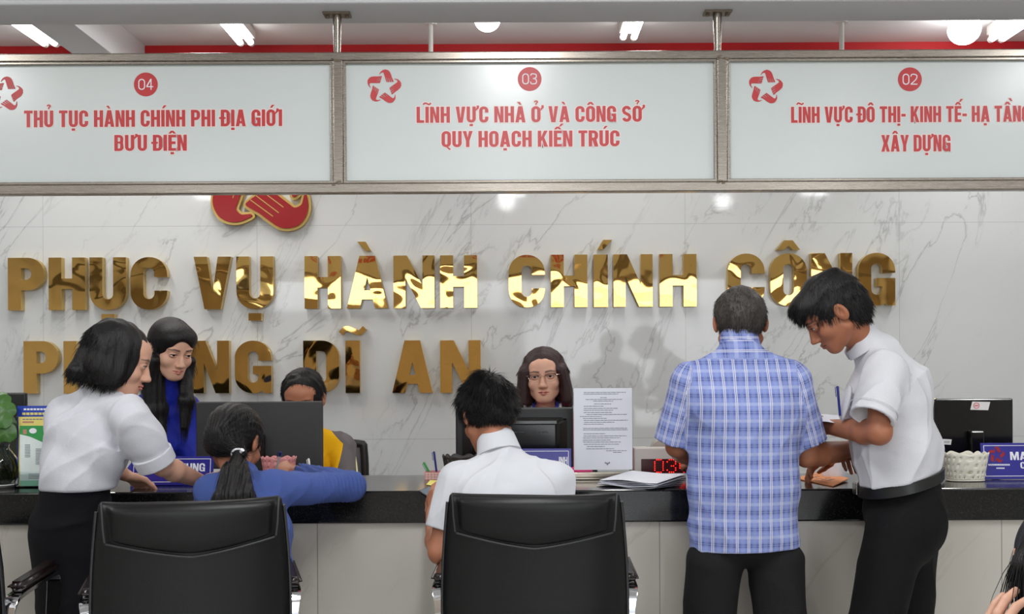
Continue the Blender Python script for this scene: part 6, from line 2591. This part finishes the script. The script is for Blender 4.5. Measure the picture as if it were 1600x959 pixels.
# ======== girl with the ponytail
def ponytail_girl():
    M = frame(W(368, 692, 3.72), (.30, .86, -.42), (0, 0, 1))
    nb = W(374, 752, 3.64)
    side = unit((.97, -.2, 0))
    shR, shL = W(428, 766, 3.60), W(333, 768, 3.62)
    elR, elL = W(549, 760, 3.79), W(318, 815, 3.70)
    wrR, wrL = W(462, 736, 4.00), W(356, 757, 3.96)
    che, pel = W(380, 850, 3.52), A3((W(374, 900, 3.34)[0], 3.34, .60))
    hips = [pel + A3((-.07, .03, -.02)), pel + A3((.06, .03, -.02))]
    knees = [h + A3((-.05, .40, -.02)) for h in hips]
    ank = [A3((k[0], k[1] - .10, .09)) for k in knees]
    core = core_body(pel, che, nb, (shL, shR), hips, knees, ank, side, .10, .07)
    p = make_person('girl with a ponytail in a blue top sitting and writing at the counter', 'skin_tan', M, nb, True,
                    [dict(sh=shR, el=elR, wr=wrR, d=(-.72, .35, .12), n=(-.1, -.55, .8), t=1, curl=(.55, .6, .4), k=.95), dict(sh=shL, el=elL, wr=wrL, d=(.5, .8, -.1), n=(0, 0, 1), t=1)], core, (pel[0], 3.4, 0), eyes=False)
    tie = W(373, 708, 3.605)
    tl = M[1].T @ (tie - M[0])
    h = U(.02, ell((0, -.022, .034), (.084, .105, .098)), ell((0, -.06, -.02), (.070, .060, .060)), cap((0, -.08, .0), tl, .05, .020))
    h = bumpy(h, lambda q: .0013 * np.sin(np.arctan2(q[:, 0], q[:, 2] - tl[2] + 1e-4) * 46), .006)
    h = sub(h, ell((0, .135, -.035), (.080, .090, .112)), .006)
    h = cut(h, (0, -.06, -.070), (0, .62, -1), .006)
    for s in (-1, 1):
        h = sub(h, ell((s * .094, .0, -.022), (.026, .026, .038)), .004)
    flh = lambda q: A3(tl) - q
    V, Q = surf(h, .0032)
    s1 = hair_strands(V, Q, flh, 5000, .05, .0006, seed=36, lift=.02, jitter=.08)
    V, Q = merge([(V, Q), s1])
    V = (V * A3((HWX[True], 1, 1))) @ M[1].T + M[0]
    # the tail
    a, b, c, d = tie, W(367, 738, 3.53), W(365, 775, 3.47), W(366, 815, 3.45)
    tail = U(.012, ecap(a, b, (1, 0, 0), (.018, .018), (.040, .030)), ecap(b, c, (1, 0, 0), (.040, .030), (.066, .032)), ecap(c, d, (1, 0, 0), (.066, .032), (.070, .028)))
    tail = bumpy(tail, lambda P: .004 * np.sin((P[:, 0] - a[0]) * 190 / (1 + (a[2] - P[:, 2]) * 4) + np.sin(P[:, 2] * 30)) + .002 * np.sin(P[:, 0] * 420), .006)
    V2, Q2 = surf(tail, .0034)
    flt = lambda q: np.stack([(q[:, 0] - a[0]) * 1.8, -.2 * np.ones(len(q)), -np.ones(len(q))], 1)
    s2 = hair_strands(V2, Q2, flt, 1500, .09, .0011, seed=37, lift=.05, jitter=.10)
    V, Q = merge([(V, Q), (V2, Q2), s2])
    hair = fast_mesh('hair', V, Q, MAT['hair'], p)
    ax = unit(b - a)
    u = unit(A3((1, 0, 0)) - ax * ax[0]); w = np.cross(ax, u)
    ring = [a + ax * .004 + (u * math.cos(t) + w * math.sin(t)) * .0215 for t in np.linspace(0, 2 * PI, 17)[:-1]]
    tie_o = trim_tube('hair_tie', ring, .0045, 'print_white', hair, 8, True)
    MB().tube([a + A3((.012, -.024, .004)), a + A3((.020, -.03, .014))], [.004, .0075], 8).build('tie_bead', MAT['print_white'], tie_o, True)
    # top
    body = U(.03, ecap(A3((pel[0], 3.34, .56)), W(388, 900, 3.45), side, (.15, .12), (.142, .112)), ecap(W(388, 900, 3.45), W(382, 830, 3.54), side, (.142, .112), (.150, .110)), ecap(W(382, 830, 3.54), W(380, 785, 3.58), side, (.150, .110), (.12, .085)),
             cap(nb, shL, .052, .058), cap(nb, shR, .052, .060))
    sr = U(.02, cap(shR, elR, .064, .052), sleeve(elR, elR + (wrR - elR) * .93, .052, .036))
    sl = U(.02, cap(shL, elL, .060, .050), sleeve(elL, elL + (wrL - elL) * .90, .050, .038))
    axr = unit(elR - shR)

    def creases(P):
        t = (P - shR) @ axr / np.linalg.norm(elR - shR)
        ph = (t * 62 + 3.0 * (P[:, 2] - shR[2]) * 10 + 1.5 * np.sin(P[:, 2] * 40))
        m_ = np.clip((t - .35) * 2.2, 0, 1)
        return .0055 * m_ * (np.sin(ph) ** 2 - .5)
    f = bumpy(U(.026, body, sr, sl), folds(71, .005, 26, (0, .3, 1), 3))
    f = bumpy(f, creases)
    f = U(.012, f, collar_field(W(374, 748, 3.645), (-.05, .45, .9), .056, .035, (0, 1, 0), .3, .006, .0))
    sdf_obj('top', f, .0044, MAT['blue_jersey'], p)
    tr = legs_field(A3((pel[0], 3.36, .60)), side, .138, .12, hips, knees, ank, (.075, .060, .05))
    sdf_obj('trousers', cut(tr, (0, 0, .06), (0, 0, -1)), .009, MAT['black_trousers'], p)
    shoes(p, ank, (0, 1, 0))
    pen(W(431, 736, 3.99), W(438.5, 706, 3.93), 'white pen with a blue cap held by the girl in the blue top', 'white_plastic', 'pens held by people', 'pen_blue')


# ======== seated man in the white polo, looking at his phone
def polo_man():
    M = frame(W(762, 650, 3.60), (-.34, .82, -.46))
    nb = W(783, 712, 3.535)
    side = unit((.98, .15, 0))
    shL, shR = W(714, 752, 3.50), W(868, 752, 3.52)
    elL, elR = W(688, 862, 3.46), W(880, 880, 3.52)
    wrL, wrR = W(677, 803, 3.70), W(800, 835, 3.78)
    che, pel = W(793, 800, 3.47), A3((.0, 3.40, .62))
    pel[0] = W(800, 900, 3.40)[0]
    hips = [pel + A3((-.09, .04, -.02)), pel + A3((.09, .04, -.02))]
    knees = [h + A3((-.01, .36, -.03)) for h in hips]
    ank = [A3((k[0], k[1] - .12, .09)) for k in knees]
    core = core_body(pel, che, nb, (shL, shR), hips, knees, ank, side, .12, .08)
    p = make_person('man in a white polo shirt sitting and looking at a phone', 'skin_tan', M, nb, False,
                    [dict(sh=shL, el=elL, wr=wrL, d=(-.12, .62, .68), n=(-.86, -.35, .1), t=1, curl=(.35, .5, .4), ti=.1), dict(sh=shR, el=elR, wr=wrR, d=(-.4, .85, .1), n=(0, 0, 1), t=-1)], core, (pel[0], 3.45, 0), eyes=False)
    h = U(.02, ell((0, -.020, .042), (.085, .104, .098)), ell((0, -.05, .012), (.074, .074, .082)))
    h = bumpy(h, hair_noise(28, .005, 60, (1, 1, 1)), .01)
    h = sub(h, ell((0, .135, -.037), (.080, .088, .107)), .006)
    h = cut(h, (0, -.05, -.050), (0, .35, -1), .004)
    for s in (-1, 1):
        h = sub(h, ell((s * .094, -.004, -.022), (.028, .030, .044)), .004)
        h = sub(h, ell((s * .088, .060, -.035), (.05, .042, .066)), .004)
    cf_ = crown_flow((.01, -.06, .12))
    loc_hair(h, .003, M, 'hair', p, [dict(flow=cf_, n=6500, length=.032, rad=.0008, seed=46, lift=.34, jitter=.45, keep=lambda V: V[:, 2] > .0),
                                     dict(flow=cf_, n=6500, length=.018, rad=.0007, seed=47, lift=.2, jitter=.35, keep=lambda V: V[:, 2] < .04), dict(flow=cf_, n=320, length=.045, rad=.0009, seed=48, lift=.8, jitter=.7, keep=lambda V: V[:, 2] > .06)])
    body = U(.03, ecap(A3((pel[0], 3.40, .60)), W(798, 880, 3.44), side, (.185, .135), (.178, .130)), ecap(W(798, 880, 3.44), W(793, 800, 3.47), side, (.178, .130), (.182, .125)), ecap(W(793, 800, 3.47), W(790, 762, 3.49), side, (.182, .125), (.155, .10)),
             cap(nb + A3((0, 0, -.012)), shL + A3((.02, 0, 0)), .052, .062), cap(nb + A3((0, 0, -.012)), shR - A3((.02, 0, 0)), .052, .062), cap(W(785, 724, 3.530), W(780, 706, 3.542), .070, .0625), ell(W(755, 780, 3.43), (.085, .07, .085)), ell(W(830, 780, 3.43), (.085, .07, .085)))
    eL, eR = W(691, 828, 3.475), W(876, 835, 3.52)
    sl, sr = cap(shL, eL + unit(eL - shL) * .05, .064, .062), cap(shR, eR + unit(eR - shR) * .05, .066, .062)
    f = bumpy(U(.026, body, sl, sr), folds(81, .0055, 26, (.5, .3, 1), 3))
    for s, e in ((shL, eL), (shR, eR)):
        d = unit(e - s)
        f = sub(f, cut(cap(e, e + d * .10, .085, .085), e, -d), .002)
        f = sub(f, cap(e - d * .006, e + d * .06, .050, .050))
    sh = sdf_obj('polo_shirt', f, .0046, MAT['white_polo'], p)
    cf = collar_field(W(780, 709, 3.540), (-.20, .36, .90), .0640, .056, (-.2, .9, -.2), .40, .0045, .03)
    sdf_obj('collar', cf, .003, MAT['white_polo'], sh)
    tr = legs_field(A3((pel[0], 3.42, .62)), side, .17, .135, hips, knees, ank, (.095, .075, .06))
    sdf_obj('trousers', cut(tr, (0, 0, .06), (0, 0, -1)), .009, MAT['charcoal_trousers'], p)
    shoes(p, ank, (0, 1, 0))
    # phone in his hand
    c0, c1, c2_, c3 = W(653, 765, 3.86), W(690, 790, 3.70), W(712, 778, 3.74), W(675, 755, 3.90)
    ctr_ = (c0 + c1 + c2_ + c3) / 4
    ux = unit((c1 - c0) + (c2_ - c3))
    uy = (c3 - c0) + (c2_ - c1)
    uy = unit(uy - ux * ux.dot(uy))
    uz = np.cross(ux, uy)
    T = Matrix(((ux[0], uy[0], uz[0], ctr_[0]), (ux[1], uy[1], uz[1], ctr_[1]), (ux[2], uy[2], uz[2], ctr_[2]), (0, 0, 0, 1)))
    root = thing('phone', ctr_, 'dark phone held in the hand of the man in the white polo', 'phone')
    MB().box((0, 0, 0), (.150, .074, .008), .003, 0, T).build('phone_case', MAT['gloss_black'], root, True, 60)
    MB().box((0, 0, .0042), (.138, .066, .0008), 0, 0, T).build('phone_screen', MAT['phone_glass'], root)


# ======== staff woman with glasses
def glasses_woman():
    M = frame(W(850, 589, 4.86), (-.10, -.985, -.06), (0, 0, 1), -.06)
    nb = W(852, 648, 4.92)
    side = (1, 0, 0)
    shR, shL = W(806, 660, 4.92), W(900, 662, 4.92)
    elR, elL = W(795, 735, 4.86), W(908, 738, 4.86)
    wrR, wrL = W(820, 752, 4.58), W(880, 752, 4.58)
    che, pel = W(852, 715, 4.94), W(852, 820, 4.98)
    hips = [A3((pel[0] - .08, 4.96, .66)), A3((pel[0] + .08, 4.96, .66))]
    knees = [A3((h[0], 4.60, .62)) for h in hips]
    ank = [A3((h[0], 4.62, .15)) for h in hips]
    core = core_body(pel, che, nb, (shL, shR), hips, knees, ank, side, .10, .07)
    p = make_person('woman with glasses and a brown bob sitting behind the bulging monitor', 'skin_light', M, nb, True,
                    [dict(sh=shR, el=elR, wr=wrR, d=(.3, -.85, 0), n=(0, 0, 1), t=-1), dict(sh=shL, el=elL, wr=wrL, d=(-.3, -.85, 0), n=(0, 0, 1), t=1)], core, (pel[0], 4.95, .06), hv=.0024)
    h = U(.02, ell((0, -.024, .036), (.089, .108, .101)), ell((0, -.045, -.03), (.090, .085, .105)))
    for s, w_ in ((-1, .030), (1, .034)):
        h = U(.02, h, ecap((s * .076, .012, .03), (s * .090, .016, -.105), (1, 0, 0), (w_ * .75, .055), (w_, .050)))
    h = bumpy(h, lambda q: .0006 * np.sin(q[:, 0] * 210 + 2 * np.sin(q[:, 2] * 14)) + .0005 * np.sin(q[:, 1] * 260), .006)
    h = sub(h, ell((-.008, .125, -.035), (.082, .110, .108), np.array([[.98, 0, .2], [0, 1, 0], [-.2, 0, .98]])), .007)
    h = cut(h, (0, 0, -.128), (.14, 0, -1), .010)
    h = sub(h, cap((0, .0, -.05), (0, -.02, -.18), .050, .056), .005)
    fl = lambda q: np.stack([q[:, 0] * 5 * (q[:, 2] > .03) + q[:, 0] * 1.0, (q[:, 1]) * 4 * (q[:, 2] > .03), -np.where(q[:, 2] > .1, .4, 1.0)], 1)
    loc_hair(h, .0032, M, 'hair_brown', p, [dict(flow=fl, n=5000, length=.04, rad=.0006, seed=56, lift=.012, jitter=.04, keep=lambda V: (V[:, 1] < .035))], female=True)
    # glasses
    m = MB()
    g = MB()
    le = MB()
    for s in (-1, 1):
        top = [(s * .0115, .104, .012), (s * .022, .105, .0175), (s * .036, .103, .0185), (s * .052, .096, .0175), (s * .056, .093, .010)]
        m.tube(spline([head_pt(M, q, True) for q in top], 4), .0018, 6)
        bot = [(s * .0115, .104, .012), (s * .013, .104, .0), (s * .022, .103, -.0115), (s * .036, .101, -.014), (s * .049, .096, -.008), (s * .0555, .093, .004), (s * .056, .093, .010)]
        g.tube(spline([head_pt(M, q, True) for q in bot], 4), .0007, 5)
        g.tube([head_pt(M, q, True) for q in ((s * .056, .093, .014), (s * .070, .075, .014), (s * .080, .0, .012))], .0013, 6)
    g.tube(spline([head_pt(M, q, True) for q in ((-.0115, .104, .010), (0, .1075, .0125), (.0115, .104, .010))], 4), .0012, 6)
    fr = m.build('glasses', MAT['glasses_frame'], p, True)
    g.build('wire_rim', MAT['glasses_gold'], fr, True)
    # pink top with a wide neckline, grey cardigan edge, lanyard
    body = U(.03, ecap(W(852, 820, 4.98), W(852, 745, 4.95), side, (.14, .11), (.135, .105)), ecap(W(852, 745, 4.95), W(852, 700, 4.94), side, (.135, .105), (.145, .10)), ecap(W(852, 700, 4.94), W(852, 672, 4.93), side, (.145, .10), (.115, .075)),
             cap(W(845, 655, 4.93), shL + A3((0, 0, -.01)), .042, .052), cap(W(858, 655, 4.93), shR + A3((0, 0, -.005)), .044, .056))
    sl = [U(.015, cap(s, e, .054, .046), sleeve(e, A3(e) + (A3(w) - A3(e)) * .85, .046, .036)) for s, e, w in ((shL, elL, wrL), (shR, elR, wrR))]
    f = bumpy(U(.02, body, *sl), folds(91, .004, 28, (0, 0, 1), 3))
    f = sub(f, cap(W(852, 610, 4.86), W(852, 672, 4.85), .062, .075), .006)
    sdf_obj('top', f, .0046, MAT['pink_top'], p)
    m = MB()
    for s in (-1, 1):
        m.tube(spline([to_world(M, (s * .046, -.01, -.112)), to_world(M, (s * .048, .045, -.135)), W(852 + s * 14, 668, 4.80), W(852 + s * 4, 715, 4.80)], 4), 0, flat=(.012, .0016, (0, -1, .2)))
    m.build('lanyard', MAT['lanyard'], p)
    tr = legs_field(W(852, 820, 4.98), side, .155, .13, hips, knees, ank, (.085, .07, .055))
    sdf_obj('trousers', cut(tr, (0, 0, .12), (0, 0, -1)), .009, MAT['black_trousers'], p)
    shoes(p, ank, (0, -1, 0))
    for s in p.children:
        if s.name.startswith('shoe'):
            s.location.z = .06


# ======== person cut off by the right-hand frame edge
def edge_person():
    Y = 1.86
    M = frame(W(1683, 900, Y), (-.55, .78, -.30))
    nb = W(1722, 985, Y)
    side = unit((.45, .9, 0))
    shL, shR = W(1728, 1040, Y - .15), W(1700, 1035, Y + .15)
    wrL = W(1568, 1082, 1.80)
    elL, elR = A3((wrL[0] + .16, 1.58, .70)), A3((shR[0] - .08, Y + .22, .66))
    wrR = A3((shR[0] - .26, Y + .14, .62))
    pel = A3((nb[0] + .10, Y - .02, .46))
    che = (nb + pel) / 2 + A3((.03, 0, .06))
    hips = [pel + A3((-.04, -.09, 0)), pel + A3((-.04, .09, 0))]
    knees = [h + A3((-.38, .12, .0)) for h in hips]
    ank = [A3((k[0] + .05, k[1], .09)) for k in knees]
    core = core_body(pel, che, nb, (shL, shR), hips, knees, ank, side, .10, .07)
    p = make_person('person with dark hair cut off by the frame edge, fingers raised beside the face', 'skin_light', M, nb, True,
                    [dict(sh=shL, el=elL, wr=wrL, d=(-.05, .10, .95), n=(-.95, -.2, .05), t=1, curl=(.25, .45, .3), s=.98), dict(sh=shR, el=elR, wr=wrR, d=(-.9, -.1, -.2), n=(0, 0, 1), t=-1)], core, (pel[0], Y, 0))
    h = U(.02, ell((0, -.024, .034), (.088, .110, .101)), ell((0, -.06, -.03), (.082, .075, .10)), *[cap((s * .066, .04, .03), (s * .076, .05, -.07), .024, .020) for s in (-1, 1)])
    h = bumpy(h, hair_noise(68, .003, 70, (1, 1, .3)), .006)
    h = sub(h, ell((0, .150, -.04), (.066, .100, .115)), .007)
    h = cut(h, (0, 0, -.13), (0, 0, -1), .01)
    h = sub(h, cap((0, 0, -.06), (0, -.02, -.16), .05, .055), .004)
    fl = lambda q: np.stack([q[:, 0] * 3, q[:, 1] * 3 * (q[:, 2] > .03) + .15, -np.ones(len(q))], 1)
    loc_hair(h, .0036, M, 'hair', p, [dict(flow=fl, n=5000, length=.06, rad=.0007, seed=66, lift=.03, jitter=.1), dict(flow=fl, n=400, length=.14, rad=.0008, seed=69, lift=.12, keep=lambda V: V[:, 1] > .02)], female=True)
    body = U(.03, ecap(pel, che, side, (.15, .12), (.15, .11)), ecap(che, nb + A3((.02, 0, -.08)), side, (.15, .11), (.11, .08)), cap(nb + A3((0, 0, -.03)), shL, .045, .055), cap(nb + A3((0, 0, -.03)), shR, .045, .055))
    sl = [U(.015, cap(s, e, .055, .048), sleeve(e, A3(e) + (A3(w) - A3(e)) * .8, .048, .038)) for s, e, w in ((shL, elL, wrL), (shR, elR, wrR))]
    sdf_obj('top', bumpy(U(.02, body, *sl), folds(95, .004, 26, (0, 0, 1), 3)), .006, MAT['black_cloth'], p)
    tr = legs_field(pel, side, .15, .12, hips, knees, ank, (.085, .065, .05))
    sdf_obj('trousers', cut(tr, (0, 0, .06), (0, 0, -1)), .010, MAT['charcoal_trousers'], p)
    shoes(p, ank, (-.95, .3, 0))
    # the stool underneath
    root = thing('stool', (pel[0], Y, 0), 'low round stool under the person at the frame edge', 'stool')
    z1 = pel[2] - .115
    MB().lathe([(0.0001, z1 - .05), (.16, z1 - .05), (.17, z1 - .03), (.165, z1 - .005), (0.0001, z1)], (pel[0], Y, 0), 32, cap=False).build('seat', MAT['leather'], root, True)
    for k in range(4):
        a = PI / 4 + k * PI / 2
        MB().tube([(pel[0] + math.cos(a) * .11, Y + math.sin(a) * .11, z1 - .05), (pel[0] + math.cos(a) * .17, Y + math.sin(a) * .17, 0)], .012, 10).build('leg', MAT['chrome'], root, True)


plaid_man()
white_shirt_man()
blouse_woman()
blue_dress_woman()
yellow_jacket_man()
ponytail_girl()
polo_man()
glasses_woman()
edge_person()
